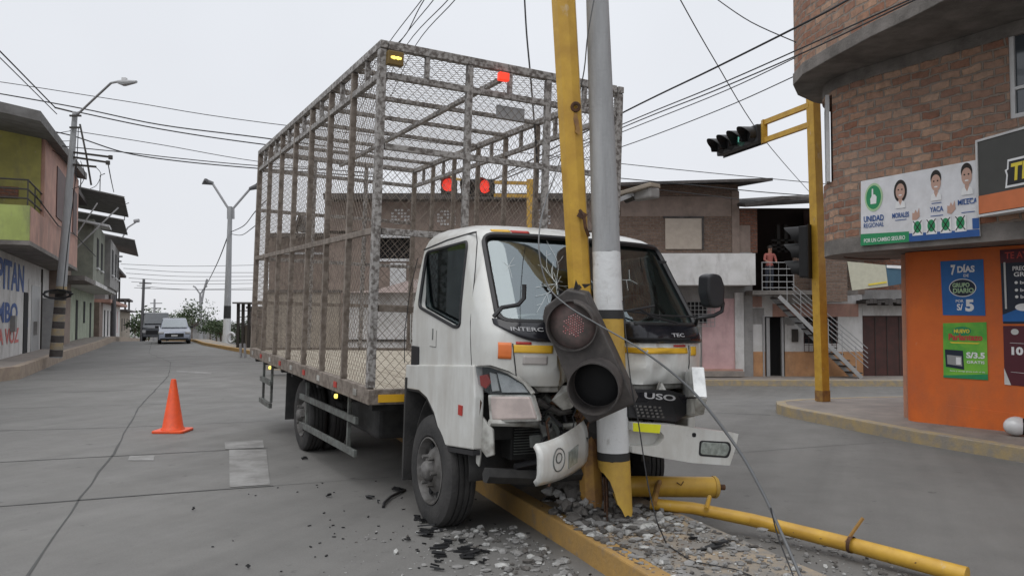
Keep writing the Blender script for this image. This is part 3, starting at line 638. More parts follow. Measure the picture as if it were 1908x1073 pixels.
# the white helmet at the foot of the wall
hp = G(1894, 812, .15); hp = hp+ON*max(0, .17-(hp-O0).dot(ON))
h = thing('helmet', 'white rounded helmet lying on the pavement against the orange wall', 'helmet', (hp.x, hp.y, .15))
m_ = MB(); m_.grid(lambda u, v: Vector((hp.x+.14*math.cos(2*math.pi*u)*math.sin(math.pi*v), hp.y+.12*math.sin(2*math.pi*u)*math.sin(math.pi*v), .15+.115+.115*math.cos(math.pi*v)*(1 if v < .5 else .95))), 24, 14)
m_.build('shell', M['helmet'], h, world=True, smooth=50)
m_ = MB(); m_.grid(lambda u, v: Vector((hp.x+.06+.10*math.cos(2*math.pi*u)*math.sin(math.pi*v), hp.y-.03+.11*math.sin(2*math.pi*u)*math.sin(math.pi*v), .15+.115+.10*math.cos(math.pi*v))), 20, 12); m_.build('visor', M['blackgloss'], h, world=True, smooth=50)

# ------------------------------------------------------------------ row across the side street (right)
BY = 28.5
def X(px, Y): return (P(px, 600, Y)).x
def Z(py, Y): return (P(954, py, Y)).z
def pb_(m_, x0, y0, x1, y1, Y, d, up=True):
    """box whose front face fills the pixel rectangle at distance Y and which runs back d"""
    return m_.bx(X(x0, Y), X(x1, Y), Y, Y+d, Z(y1, Y), Z(y0, Y))
def bpart(name, m, par, rects, Y, d, **k):
    m_ = MB()
    for r_ in rects: pb_(m_, *r_, Y, d)
    return m_.build(name, m, par, world=True, **k)
h1 = thing('row_house', 'house with bare brick upper floor and shuttered window over a white parapet', 'house', (X(1270, BY), BY, -.6))
MB().bx(X(1140, BY), X(1403, BY), BY+.02, BY+8, -1.2, Z(470, BY)).build('wall', M['greywall'], h1, world=True)
zt = Z(352, BY)
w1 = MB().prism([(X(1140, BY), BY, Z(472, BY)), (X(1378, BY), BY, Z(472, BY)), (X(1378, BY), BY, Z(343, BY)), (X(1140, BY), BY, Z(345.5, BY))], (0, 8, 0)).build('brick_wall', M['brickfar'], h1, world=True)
bpart('corner_pier', M['brownplaster'], h1, [(1366, 356, 1380, 472)], BY-.03, .3)
bpart('plaster_band', M['brownplaster'], h1, [(1158, 366, 1365, 403)], BY-.012, .1)
bpart('shutter', M['shutter'], h1, [(1241, 407, 1309, 464)], BY-.05, .06)
bpart('shutter_frame', M['tin'], h1, [(1238, 403, 1314, 406.5), (1309.5, 407, 1313, 464)], BY-.07, .1)
MB().prism([(X(1120, BY), BY-1.0, Z(346, BY-1)), (X(1416, BY), BY-1.6, Z(337, BY-1.6)), (X(1380, BY), BY+4, Z(357, BY+4)), (X(1130, BY), BY+4, Z(345, BY+4))], (0, 0, .10)).build('roof', M['tin'], h1, world=True)
bpart('balcony_parapet', M['whitewall'], h1, [(1150, 472, 1409, 531)], BY-1.2, 1.22)
bpart('pink_wall', M['pinkwall'], h1, [(1308, 556, 1369, 700)], BY-.01, .1)
bpart('white_pilaster', M['whitewall'], h1, [(1369.5, 545, 1386, 700)], BY-.06, .2)
bpart('base_step', M['walk'], h1, [(1300, 692, 1386, 702)], BY-.6, .8)
bpart('step_edge', M['salmon'], h1, [(1308, 688, 1384, 692)], BY-.3, .5)
def grille(par, x0, y0, x1, y1, Y, nx=6, ny=4, m=None):
    m_ = MB(); 
    for i in range(nx+1): x = X(x0+(x1-x0)*i/nx, Y); m_.cyl((x, Y, Z(y1, Y)), (x, Y, Z(y0, Y)), .012, n=6)
    for j in range(ny+1): z = Z(y0+(y1-y0)*j/ny, Y); m_.cyl((X(x0, Y), Y, z), (X(x1, Y), Y, z), .012, n=6)
    return m_.build('window_grille', m or M['steel'], par, world=True)
bpart('window', M['windark'], h1, [(1282, 562, 1318, 602)], BY-.02, .1); grille(h1, 1280, 562, 1332, 608, BY-.15, 7, 6)
# second house with porch and stairs
h2 = thing('stair_house', 'house with open upper porch, tan wainscot and outside metal stair', 'house', (X(1480, BY), BY, -.6))
Yw = BY+.1
bpart('wall', M['whitewall'], h2, [(1386.5, 548, 1425, 655), (1462, 548, 1497, 655), (1425, 548, 1462, 590), (1561, 570, 1607, 655), (1497, 640, 1561, 655), (1497, 548.5, 1607, 569.8), (1497, 570, 1561, 590)], Yw, 6)
bpart('wainscot', M['tan'], h2, [(1386.5, 655.2, 1425, 701), (1462, 655.2, 1607, 701)], Yw-.03, 6)
bpart('salmon_band', M['salmon'], h2, [(1390, 552, 1420, 572), (1440, 566, 1600, 590)], Yw-.02, .3)
bpart('grey_plaster', M['greywall'], h2, [(1392, 574, 1424, 604)], Yw-.012, .1); bpart('grey_plaster', M['greywall'], h2, [(1463, 591, 1490, 604)], Yw-.012, .1)
d_ = bpart('door', M['windark'], h2, [(1425, 590, 1462, 701)], Yw+.35, .05)
bpart('door_frame', M['steel'], d_, [(1421, 588, 1424, 701), (1428, 592, 1434, 701), (1456, 592, 1460, 701)], Yw-.05, .12)
bpart('meter_box', M['darksteel'], h2, [(1394, 613, 1402, 636)], Yw-.08, .1); bpart('meter_box', M['darksteel'], h2, [(1476, 613, 1487, 637)], Yw-.08, .1)
bpart('house_number_tile', M['greywall'], h2, [(1467, 597, 1480, 606)], Yw-.04, .06)
bpart('window', M['windark'], h2, [(1498, 591, 1560, 640)], Yw+.1, .05); grille(h2, 1498, 591, 1558, 655, Yw-.1, 7, 5, M['maroon'])
bpart('brick_pier', M['brickred'], h2, [(1379, 388, 1413, 471)], BY+.05, .5)
bpart('pier_plaster', M['brownplaster'], h2, [(1379, 420, 1400, 470)], BY+.02, .1)
bpart('porch_back_wall', M['porch'], h2, [(1379, 388, 1600, 548)], BY+4, .3)  # back wall whose dark colour stands in for the porch's shade
bpart('porch_side_wall', M['brownplaster'], h2, [(1600, 380, 1612, 548)], BY+.1, 4)
bpart('porch_floor', M['slab'], h2, [(1403, 541, 1600, 549)], BY-.9, 5)
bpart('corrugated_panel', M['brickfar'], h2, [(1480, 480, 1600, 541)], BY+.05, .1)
bpart('porch_shelves', M['darksteel'], h2, [(1450, 418, 1456, 470), (1464, 418, 1470, 470), (1478, 425, 1530, 430), (1440, 455, 1490, 459), (1440, 462, 1490, 466), (1440, 446, 1490, 449)], BY+2, .2)
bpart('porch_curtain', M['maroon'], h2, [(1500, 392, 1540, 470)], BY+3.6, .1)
MB().prism([(X(1376, BY), BY-1, Z(386, BY-1)), (X(1440, BY), BY-1.2, Z(373, BY-1)), (X(1530, BY), BY-1.2, Z(378, BY-1)), (X(1640, BY), BY-1, Z(376, BY-1)), (X(1640, BY), BY+5, Z(366, BY+5)), (X(1376, BY), BY+5, Z(380, BY+5))], (0, 0, .12)).build('roof', M['tin'], h2, world=True)
m_ = MB(); Yr = BY-.85
for x in (1421, 1436, 1452, 1467, 1480): m_.cyl((X(x, Yr), Yr, Z(541, Yr)), (X(x, Yr), Yr, Z(488, Yr)), .018 if x in (1421, 1480) else .008, n=6)
for y in (489, 501, 513, 525, 536): m_.cyl((X(1421, Yr), Yr, Z(y, Yr)), (X(1480, Yr), Yr, Z(y, Yr)), .016, n=6)
m_.build('balcony_rail', M['steel'], h2, world=True)
sx0, sy0, sx1, sy1 = 1452, 549, 1604, 701; N = 13; m_ = MB(); Yt = BY-1.0
for i in range(N):
    f_ = (i+.5)/N; x = X(sx0+(sx1-sx0)*f_, Yt); z = Z(sy0+(sy1-sy0)*f_, Yt); m_.box((x, Yt+.4, z), (.30, .8, .04))
m_.build('stair_treads', M['darksteel'], h2, world=True)
m_ = MB()
for yy in (Yt, Yt+.8): m_.beam((X(sx0, Yt), yy, Z(sy0+3, Yt)), (X(sx1, Yt), yy, Z(sy1+3, Yt)), .04, .14)
m_.build('stair_stringers', M['steel'], h2, world=True)
m_ = MB()
for k in range(5): m_.cyl((X(sx0+25, Yt), Yt, Z(sy0-20+k*9, Yt)), (X(sx1+12, Yt), Yt, Z(sy1-52+k*9, Yt)), .016, n=6)
for i in range(6): f_ = (i+.6)/6; m_.cyl((X(sx0+(sx1-sx0)*f_, Yt), Yt, Z(sy0+(sy1-sy0)*f_, Yt)), (X(sx0+(sx1-sx0)*f_, Yt), Yt, Z(sy0+(sy1-sy0)*f_-46, Yt)), .014, n=6)
m_.build('stair_rail', M['steel'], h2, world=True)
# third house with garage
h3 = thing('garage_house', 'white house with a dark red garage door and broken eave', 'house', (X(1650, BY), BY, -.6))
bpart('wall', M['whitewall'], h3, [(1607.5, 566, 1740, 588), (1697, 588, 1740, 701)], Yw+.02, 6); bpart('garage_door', M['maroon'], h3, [(1607.5, 588, 1697, 701)], Yw+.2, .1)
m_ = MB(); 
for x in (1630, 1652, 1675): pb_(m_, x, 590, x+1, 700, Yw+.18, .03)
m_.build('door_seams', M['darksteel'], h3, world=True)
bpart('upper_wall', M['brickred'], h3, [(1604, 470, 1740, 545)], Yw+.3, 5); bpart('grey_wall', M['greywall'], h3, [(1580, 540, 1740, 566)], Yw+.1, 4)
m_ = MB()
for i in range(16): x = 1598+i*7; m_.bx(X(x, BY), X(x+7, BY)-.01, BY-.7, BY+.2, Z(568-rnd.uniform(-3, 4), BY), Z(559-rnd.uniform(-1, 3), BY))
m_.build('broken_eave', M['tin'], h3, world=True)
t = thing('vinyl_banner', 'pale yellow and blue vinyl banner hung slack above the garage door', 'banner', (X(1640, 24), 24, 1))
MB().prism([P(1579, 487, 24), P(1650, 494, 24), P(1655, 533, 24), P(1588, 541, 24)], (0, .02, 0)).build('pale_sheet', mat('pale_yellow_vinyl', (.52, .51, .40), .6), t, world=True)
MB().prism([P(1650.5, 494, 24), P(1700, 496, 24), P(1706, 524, 24), P(1655.5, 533, 24)], (0, .02, 0)).build('blue_sheet', mat('dull_blue_vinyl', (.05, .12, .18), .6), t, world=True)
MB().prism([P(1618, 529, 23.98), P(1652, 524, 23.98), P(1652, 527, 23.98), P(1618, 532, 23.98)], (0, -.01, 0)).build('yellow_stripe', M['ytext'], t, world=True)
MB().prism([P(1652, 494, 23.98), P(1698, 496, 23.98), P(1698, 502, 23.98), P(1652, 499, 23.98)], (0, -.01, 0)).build('white_edge', M['ltext'], t, world=True)
# brown brick house between, behind the mast
h4 = thing('brick_lean_to', 'brown brick lean-to wall under the corner building beside the stairs', 'house', (X(1560, 26), 26, -.6))
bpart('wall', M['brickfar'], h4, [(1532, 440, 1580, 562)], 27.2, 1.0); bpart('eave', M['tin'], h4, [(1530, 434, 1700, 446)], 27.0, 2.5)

# ------------------------------------------------------------------ houses seen through the cage
h5 = thing('brown_house', 'brown two storey house with patterned vents seen through the cage', 'house', (-3, 25, -.5))
YB = 25.0
bpart('wall', M['brownplaster'], h5, [(612, 372, 1120, 436), (612, 430, 700, 660), (765, 430, 1120, 660), (700, 484, 765, 660)], YB, 7)
bpart('roof', M['tin'], h5, [(600, 360, 1124, 371)], YB-.6, 8); bpart('window_frame', M['frame'], h5, [(700, 437, 768, 443), (700, 482, 768, 487), (764, 443, 768, 482)], YB-.06, .1)
bpart('window', M['windark'], h5, [(700, 443, 764, 482)], YB+.3, .1)
m_ = MB()
for cx, cy in ((746, 404), (832, 406), (1010, 404)):
    for i in range(6):
        for j in range(5):
            if (i*3+j*5) % 4: pb_(m_, cx-18+i*6, cy-14+j*6, cx-18+i*6+4, cy-14+j*6+3.5, YB-.03, .05)
m_.build('patterned_vents', M['frame'], h5, world=True)
bpart('door', M['frame'], h5, [(726, 490, 756, 540)], YB-.05, .1)
h6 = thing('gabled_house', 'small brown house with white gable seen through rear half of the cage', 'house', (-7.5, 29, -.3))
YG = 29
bpart('wall', M['brownplaster'], h6, [(500, 440, 611, 660)], YG, 6); bpart('roof', M['tin'], h6, [(496, 434, 614, 441)], YG-.5, 7)
MB().prism([(X(555, YG), YG-.2, Z(432, YG)), (X(575, YG), YG-.2, Z(432, YG)), (X(565, YG), YG-.2, Z(404, YG))], (0, .5, 0)).build('gable', M['whitewall'], h6, world=True)
m_ = MB(); m_.beam((X(552, YG), YG-.3, Z(434, YG)), (X(565, YG), YG-.3, Z(401, YG)), .5, .09); m_.beam((X(578, YG), YG-.3, Z(434, YG)), (X(565, YG), YG-.3, Z(401, YG)), .5, .09); m_.build('gable_roof', M['tin'], h6, world=True)
bpart('ledge', M['frame'], h6, [(520, 470, 600, 474)], YG-.1, .2)
t = thing('yard_wall', 'low beige boundary wall seen through the lower rear half of cage', 'wall', (-7, 21, 0))
bpart('panels', M['plaster'], t, [(497+i*27, 545, 523.5+i*27, 690) for i in range(5)], 21, .2); bpart('coping', M['tin'], t, [(495, 540, 634, 545)], 20.95, .3)
t = thing('kiosk', 'white street kiosk with pale tent roof seen through front of the cage', 'kiosk', (-4, 19, -.2))
bpart('wall', M['whitewall'], t, [(640, 545, 1000, 700)], 19, 2.2)
MB().prism([(X(634, 18.7), 18.7, Z(545, 18.7)), (X(1003, 18.7), 18.7, Z(545, 18.7)), (X(1003, 18.7), 18.7, Z(520, 18.7)), (X(770, 18.7), 18.7, Z(520, 18.7)), (X(700, 18.7), 18.7, Z(540, 18.7))], (0, 2.6, 0)).build('roof', mat('pale_pink_tarp', (.55, .45, .42), .7), t, world=True)
bpart('base_line', M['darksteel'], t, [(640, 632, 1000, 636)], 18.96, .05)

# ------------------------------------------------------------------ left street row
LO = Vector((-14.9, 22.7, 0)); LD = Vector((-.41, .912, 0)); LN = Vector((.912, .41, 0))
def LP(s, o, z): return LO+LD*s+LN*o+UP*z
rotL = Matrix((LD, LN, UP)).transposed()
def lb(m_, s0, s1, o0, o1, z0, z1): m_.box(LP((s0+s1)/2, (o0+o1)/2, (z0+z1)/2), (abs(s1-s0), abs(o1-o0), abs(z1-z0)), rotL); return m_
def lpart(name, m, par, boxes, **k):
    m_ = MB()
    for b in boxes: lb(m_, *b)
    return m_.build(name, m, par, world=True, **k)
l1 = thing('painted_house', 'two storey house with white lettered wall below and lime and pink storey above', 'house', tuple(LP(0, 0, .3)))
lpart('wall', M['whitewall'], l1, [(-16, 10.4, -8, 0, -.3, 3.48)]); lpart('floor_slab', M['slab'], l1, [(-2.5, 10.4, -7.9, 1.02, 3.484, 3.6)])
lpart('balcony_front', M['limewall'], l1, [(-2.5, -2.35, -7.9, .99, 3.604, 4.55)]); lpart('balcony_side', M['salmon'], l1, [(-2.349, .2, .86, 1.0, 3.604, 4.55)])
lpart('upper_wall', M['salmon'], l1, [(.201, 10.4, -7.5, 1.0, 3.604, 7.3)]); lpart('mustard_wall', M['mustard'], l1, [(.12, .2, -7.5, .9, 3.604, 7.3)])
lpart('vent', M['brickred'], l1, [(.08, .119, -1.1, .35, 5.05, 5.4)])
lpart('window', M['maroon'], l1, [(3.0, 6.0, 1.001, 1.03, 4.9, 6.6)]); lpart('window', M['maroon'], l1, [(8.2, 9.6, 1.001, 1.03, 4.9, 6.6)])
m_ = MB()
for z in (4.75, 5.0, 5.25):
    m_.cyl(LP(-2.4, -5, z), LP(-2.4, .93, z), .025, n=6); m_.cyl(LP(-2.4, .93, z), LP(.2, .93, z), .025, n=6)
for o in (-3, -1.6, -.3, .93): m_.cyl(LP(-2.4, o, 4.5), LP(-2.4, o, 5.25), .02, n=6)
m_.cyl(LP(-1.1, .93, 4.5), LP(-1.1, .93, 5.25), .02, n=6); m_.build('balcony_rail', M['darksteel'], l1, world=True)
MB().add([LP(-3.3, 1.3, 6.68), LP(10.4, 1.3, 7.35), LP(10.4, -6, 8.4), LP(-3.3, -6, 7.9), LP(-3.3, 1.3, 6.95), LP(10.4, 1.3, 7.6), LP(10.4, -6, 8.65), LP(-3.3, -6, 8.15)], [(0, 1, 2, 3), (4, 5, 6, 7), (0, 1, 5, 4), (1, 2, 6, 5), (2, 3, 7, 6), (3, 0, 4, 7)]).build('roof', M['tinlight'], l1, world=True)
lpart('doorway', M['windark'], l1, [(4.0, 4.9, .002, .02, .1, 2.4)]); lpart('open_door', M['steel'], l1, [(8.4, 8.5, 0.0, .7, .3, 2.3)])
def ltext(body, px0, px1, py, hz, m, off=.01, **k):
    a = hit(px0, py, LO+LN*off, LN); b = hit(px1, py, LO+LN*off, LN); c = (a+b)/2; ps = (a-LO).dot(LD), (b-LO).dot(LD)
    cc = LO+LD*(ps[0]+ps[1])/2+LN*off; cc.z = c.z
    return text('lettering', body, cc, LD, UP, ps[1]-ps[0], hz, m, l1, bold=.03, **k)
za = lambda px, py: hit(px, py, LO, LN).z
ltext('PITAN', -4, 45, 514, .90, M['btext']); ltext('MBO', -6, 33, 582, .62, M['btext']); ltext('A VOZ', -4, 35, 626, .48, M['redletter']); ltext('A', 51, 66, 575, 1.3, M['btext'])
lpart('side_panel', M['whitewall'], l1, [(5.0, 8, .002, .015, .3, 2.9)])
for k, (s_, z_) in enumerate([(1.5, 3.1), (6.2, 2.9), (9.6, 3.2)]): lpart('meter_box', M['greywall'], l1, [(s_, s_+.35, .002, .14, z_-2.0, z_-1.5)])
lpart('shop_shutter', M['steel'], l1, [(5.6, 7.6, .016, .03, .3, 2.7)]); lpart('conduit', M['darksteel'], l1, [(8.05, 8.11, .002, .06, .3, 3.4)])
MB().tube([LP(-2, 1.06, 4.9), LP(3, 1.08, 4.6), LP(9, 1.06, 4.85), LP(16, 1.3, 4.5)], .02, 5).build('facade_wire', M['cable'], l1, world=True)
l2 = thing('narrow_brown_house', 'narrow brown unfinished house squeezed beside the pink house', 'house', tuple(LP(13, 0, .3)))
lpart('wall', M['brownplaster'], l2, [(10.42, 15.7, -7, .3, -.3, 6.9)]); lpart('balcony_slab', M['slab'], l2, [(10.42, 15.7, .3, 1.3, 3.1, 3.3)]); lpart('roof', M['tin'], l2, [(10.1, 15.9, -7.2, .9, 6.95, 7.15)])
MB().beam(LP(12, .4, 4.4), LP(12, 1.6, 6.6), .05, .05).build('strut', M['steel'], l2, world=True); MB().beam(LP(14.8, .4, 4.6), LP(14.8, 2.3, 6.8), .06, .06).build('strut', M['steel'], l2, world=True)
lpart('door', M['windark'], l2, [(12, 13, .302, .33, .3, 2.4)])
l3 = thing('sage_house', 'grey green house with overhanging upper floor and loose sheet awnings', 'house', tuple(LP(24, 0, .3)))
lpart('wall', M['mint'], l3, [(15.72, 34, -7, .0, -.3, 3.1)]); lpart('slab', M['whitewall'], l3, [(15.72, 34, -1, 1.35, 3.104, 3.3)]); lpart('upper_wall', M['sage'], l3, [(15.85, 24, -7, 1.2, 3.304, 6.3)]); lpart('upper_wall', M['greywall'], l3, [(24.02, 34, -7, 1.5, 3.304, 6.1)])
for s in (18, 21, 25.5, 29, 32): w_ = lpart('window', M['windark'], l3, [(s, s+1.2, 1.2 if s < 24 else 1.5, 1.22 if s < 24 else 1.52, 4.1, 5.6)]); lpart('sill', M['frame'], w_, [(s-.1, s+1.3, 1.201 if s < 24 else 1.501, 1.3 if s < 24 else 1.6, 4.0, 4.09)])
for s in (17.5, 21.5, 26, 30.5): lpart('door', M['windark'], l3, [(s, s+1.1, .002, .02, .2 if s in (21.5, 30.5) else 1.2, 2.5)])
def sheet(par, s0, s1, o0, o1, z00, z01, z10, z11, m=None):   # z[s][o]
    m_ = MB(); a = [LP(s0, o0, z00), LP(s0, o1, z01), LP(s1, o1, z11), LP(s1, o0, z10)]; m_.prism(a, (0, 0, .06))
    for k in range(9): f_ = (k+.5)/9; m_.beam(a[0].lerp(a[3], f_)+UP*.08, a[1].lerp(a[2], f_)+UP*.08, .12, .05)
    return m_.build('awning_sheet', m or M['tinlight'], par, world=True)
sheet(l3, 14.5, 20, -1, 2.55, 7.9, 7.25, 7.5, 6.95); sheet(l3, 20.3, 26, -1, 2.3, 7.3, 6.8, 7.1, 6.55); sheet(l3, 29, 38, .5, 2.6, 6.9, 6.5, 6.6, 6.1); sheet(l3, 15.3, 17, .2, 1.9, 6.2, 5.9, 6.2, 5.9, M['frame'])
l4 = thing('white_row_house', 'long low white house with a dark open upper shelter further up the street', 'house', tuple(LP(60, 0, 0)))
lpart('wall', M['whitewall'], l4, [(38, 66, -7, .2, -3, 2.6)]); lpart('eave', M['salmon'], l4, [(36, 66, -7, .9, 2.61, 2.85)]); lpart('upper_wall', M['greywall'], l4, [(40, 50, -6, .3, 2.86, 4.6)]); lpart('upper_roof', M['tin'], l4, [(38, 54, -6, 1.2, 5.2, 5.4)])
[lpart('post', M['darksteel'], l4, [(s, s+.15, .6, .75, 2.86, 5.2)]) for s in (39, 44, 48, 53)]; lpart('lettered_panel', M['brownplaster'], l4, [(34.5, 38, -3, .3, -1, 2.6)])
for s in (41, 45, 49, 54, 60): lpart('door', M['windark'] if s % 2 else M['pinkwall'], l4, [(s, s+1.2, .201, .22, 0, 2.1)])
l5 = thing('far_row_house', 'farthest pale house at the end of the left row', 'house', tuple(LP(80, 0, -1)))
lpart('wall', M['plaster'], l5, [(67, 95, -7, .2, -4, 2.2)]); lpart('eave', M['tin'], l5, [(66.5, 95, -7, .9, 2.21, 2.4)]); lpart('upper_shelter', M['tin'], l5, [(68, 80, -5, 1, 3.4, 3.6), (68, 68.2, .5, .7, 2.4, 3.4), (79, 79.2, .5, .7, 2.4, 3.4)]); [lpart('window', M['windark'], l5, [(q_, q_+1.5, .201, .22, 0, 1.4)]) for q_ in (70, 76, 84)]
# ================================================================== POLES IN THE FOREGROUND (axes first: the cab is dented round them)
PT0, PT1 = P(1147, 958, 5.40), P(1113, 0, 5.36)
TT0, TT1 = P(1100, 885, 5.52), P(1050, 0, 5.30)
def axis_at(a, b, z): return a+(b-a)*((z-a.z)/(b.z-a.z))
def prad(z): return .118-.0105*z
# ================================================================== CARGO TRUCK
TS = 1.065
t0_ = Vector((.2292, 5.9753, .0554)); tl_ = CAM+(t0_-CAM)*TS
truck = thing('cargo_truck', 'white cab cargo truck with tall wire cage body crashed into the poles', 'truck', tuple(tl_), (-.0227, .0255, -1.0842), TS)
TM = WM[truck.name]; TI = TM.inverted()
def LH(px, py, p0, n):   # pixel -> point on a plane given in truck coordinates
    o = TI @ CAM; v = (TI.to_3x3() @ ray(px, py)); p0 = Vector(p0); n = Vector(n); return o+v*((p0-o).dot(n)/v.dot(n))
def LY(px, py, y): return LH(px, py, (0, y, 0), (0, 1, 0))
def LX(px, py, x): return LH(px, py, (x, 0, 0), (1, 0, 0))
X0, X1, HW, ZB, ZT = -.77, -6.07, 1.14, .79, 3.60
def bar(name, p, q, a, b, m=None, par=None, up=(0, 0, 1), bev=.004):
    return MB().beam(p, q, a, b, up).build(name, m or M['cage'], par or truck, bevel=bev)
# bed
m_ = MB(); 
for y in (-1, 1): m_.bx(X1, X0, y*HW-.03*y, y*HW+.03*y, ZB-.02, ZB+.11)
m_.build('side_sill', M['cagebrown'], truck, bevel=.006)
MB().bx(X0, X0+.05, -HW-.03, HW+.03, ZB-.02, ZB+.10).build('front_sill', M['cagebrown'], truck, bevel=.006)
MB().bx(X1-.05, X1, -HW-.03, HW+.03, ZB-.02, ZB+.11).build('rear_sill', M['cagebrown'], truck, bevel=.006)
m_ = MB(); n_ = 14
for i in range(n_): a = -HW+.035+(2*HW-.07)*i/n_; m_.bx(X1+.005, X0-.005, a, a+(2*HW-.07)/n_-.008, ZB+.02, ZB+.075+rnd.uniform(-.003, .003))
m_.build('floor_boards', M['wood'], truck)
for i in range(9): x = X0-.3-i*.6; MB().box((x, -HW-.034, ZB+.045), (.09, .006, .05)).build('side_reflector', M['redrefl'] if i % 2 else M['dirtywhite'], truck)
MB().bx(X0-.02+.072, X0+.058, -HW+.05, -HW+.27, ZB, ZB+.06).build('amber_reflector', M['amberlow'], truck)
for x in (-1.6, -4.6): MB().lathe((x, -HW-.03, ZB-.05), (0, -1, 0), [(0, .02), (.02, .02), (.025, .012)], 10, True).build('marker_lamp', M['amberon'], truck)
# corner posts, rails, posts
for x in (X0, X1):
    for y in (-HW, HW): bar('corner_post', (x, y, ZB+.11), (x, y, ZT-.035), .062, .062, up=(1, 0, 0), m=M['cagebrown'] if x < -5 else None)
for y in (-HW, HW):
    bar('top_rail', (X0+.04, y, ZT), (X1-.04, y, ZT), .06, .06); bar('upper_rail', (X0-.04, y, ZT-.235), (X1+.04, y, ZT-.235), .045, .05); bar('middle_rail', (X0-.04, y*1.01, 2.13), (X1+.04, y*1.01, 2.13), .03, .05, M['cagebrown'])
for x in (X0, X1):
    bar('top_crossbar', (x, -HW+.04, ZT+.003), (x, HW-.04, ZT+.003), .06, .065); bar('upper_crossbar', (x, -HW+.04, ZT-.235), (x, HW-.04, ZT-.235), .045, .05); bar('middle_crossbar', (x, -HW+.04, 2.80), (x, HW-.04, 2.80), .04, .048)
    bar('lower_crossbar', (x, -HW+.04, 2.13), (x, HW-.04, 2.13), .045, .05); bar('low_crossbar', (x, -HW+.04, 1.52), (x, HW-.04, 1.52), .04, .05, M['cagebrown'])
sp = (X0-X1)/7
for i in range(1, 7):
    x = X0-sp*i
    for y in (-HW, HW): bar('side_post', (x, y, ZB+.11), (x, y, ZT-.036), .052, .042, M['cagebrown'], up=(1, 0, 0))
    bar('roof_bow', (x, -HW+.035, ZT-.005), (x, HW-.035, ZT-.005), .05, .04, M['cage'])
for i in range(7):
    x = X0-sp*(i+.5)
    for y in (-HW, HW): bar('short_post', (x, y, ZT-.21), (x, y, ZT-.036), .04, .035, up=(1, 0, 0))
for k, y in enumerate((-HW/3, HW/3)):
    for x in (X0, X1): bar('front_post' if x > -2 else 'rear_post', (x, y, ZB+.1), (x, y, ZT-.034), .05, .055, up=(1, 0, 0))
for y in (-2*HW/3, 0, 2*HW/3): bar('short_post', (X0, y, ZT-.207), (X0, y, ZT-.034), .035, .045, M['cage'], up=(1, 0, 0))
bar('roof_spine', (X0-.03, -.02, ZT-.055), (X1+.03, -.02, ZT-.055), .045, .04)
def mesh_panel(name, o, ux, uy, W_, H_, pitch=.075, r=.0019):
    o, ux, uy = Vector(o), Vector(ux), Vector(uy); m_ = MB(); k = 0.95
    for sg_ in (1, -1):
        c = -H_*k
        while c < W_+H_*k:
            # line u = c + sg*k*v ; clip
            vs = []
            for v in (0, H_):
                vs.append((c+sg_*k*v if sg_ > 0 else c-k*v+0, v))
            (u0, v0), (u1, v1) = vs
            def cl(u0, v0, u1, v1):
                d = u1-u0; ta, tb = 0, 1
                for lo_, hi_ in ((0, W_),):
                    if abs(d) < 1e-9: continue
                    a, b = (lo_-u0)/d, (hi_-u0)/d
                    if a > b: a, b = b, a
                    ta, tb = max(ta, a), min(tb, b)
                return (ta, tb) if tb-ta > .01 else None
            q = cl(u0, v0, u1, v1)
            if q:
                a = o+ux*(u0+(u1-u0)*q[0])+uy*(v0+(v1-v0)*q[0]); b = o+ux*(u0+(u1-u0)*q[1])+uy*(v0+(v1-v0)*q[1])
                m_.tube([a, b], r, 4, False)
            c += pitch
    return m_.build(name, M['wire'], truck)
Hm = ZT-ZB-.1
mesh_panel('wire_mesh', (X1, -HW+.02, ZB+.1), (1, 0, 0), (0, 0, 1), X0-X1, Hm); mesh_panel('wire_mesh', (X1, HW-.02, ZB+.1), (1, 0, 0), (0, 0, 1), X0-X1, Hm)
mesh_panel('wire_mesh', (X0-.02, -HW, ZB+.1), (0, 1, 0), (0, 0, 1), 2*HW, Hm); mesh_panel('wire_mesh', (X1+.02, -HW, ZB+.1), (0, 1, 0), (0, 0, 1), 2*HW, Hm)
mesh_panel('wire_mesh', (X1, -HW, ZT+.0), (1, 0, 0), (0, 1, 0), X0-X1, 2*HW)
# lamps and plate on the cage front
q = LX(735, 111, X0+.05); ab = MB().box((X0+.06, q.y, q.z), (.06, .13, .11)).build('amber_lamp', M['amberbox'], truck, bevel=.006)
m_ = MB()
for k in range(5): m_.lathe((X0+.091, q.y-.034+.017*k, q.z), (1, 0, 0), [(0, .011+.004*(k % 2)), (.006, .010), (.008, .004)], 8, True)
m_.build('lit_bulbs', M['amberon'], ab)
q = LX(936, 145, X0+.05); MB().box((X0+.07, q.y, q.z), (.05, .095, .07)).build('red_lamp', M['redon'], truck, bevel=.008)
q0, q1 = LX(927, 194, X0-.01), LX(979, 226, X0-.01); MB().bx(X0-.035, X0-.03, q0.y, q1.y, q1.z, q0.z).build('blank_plate', M['steel'], truck)
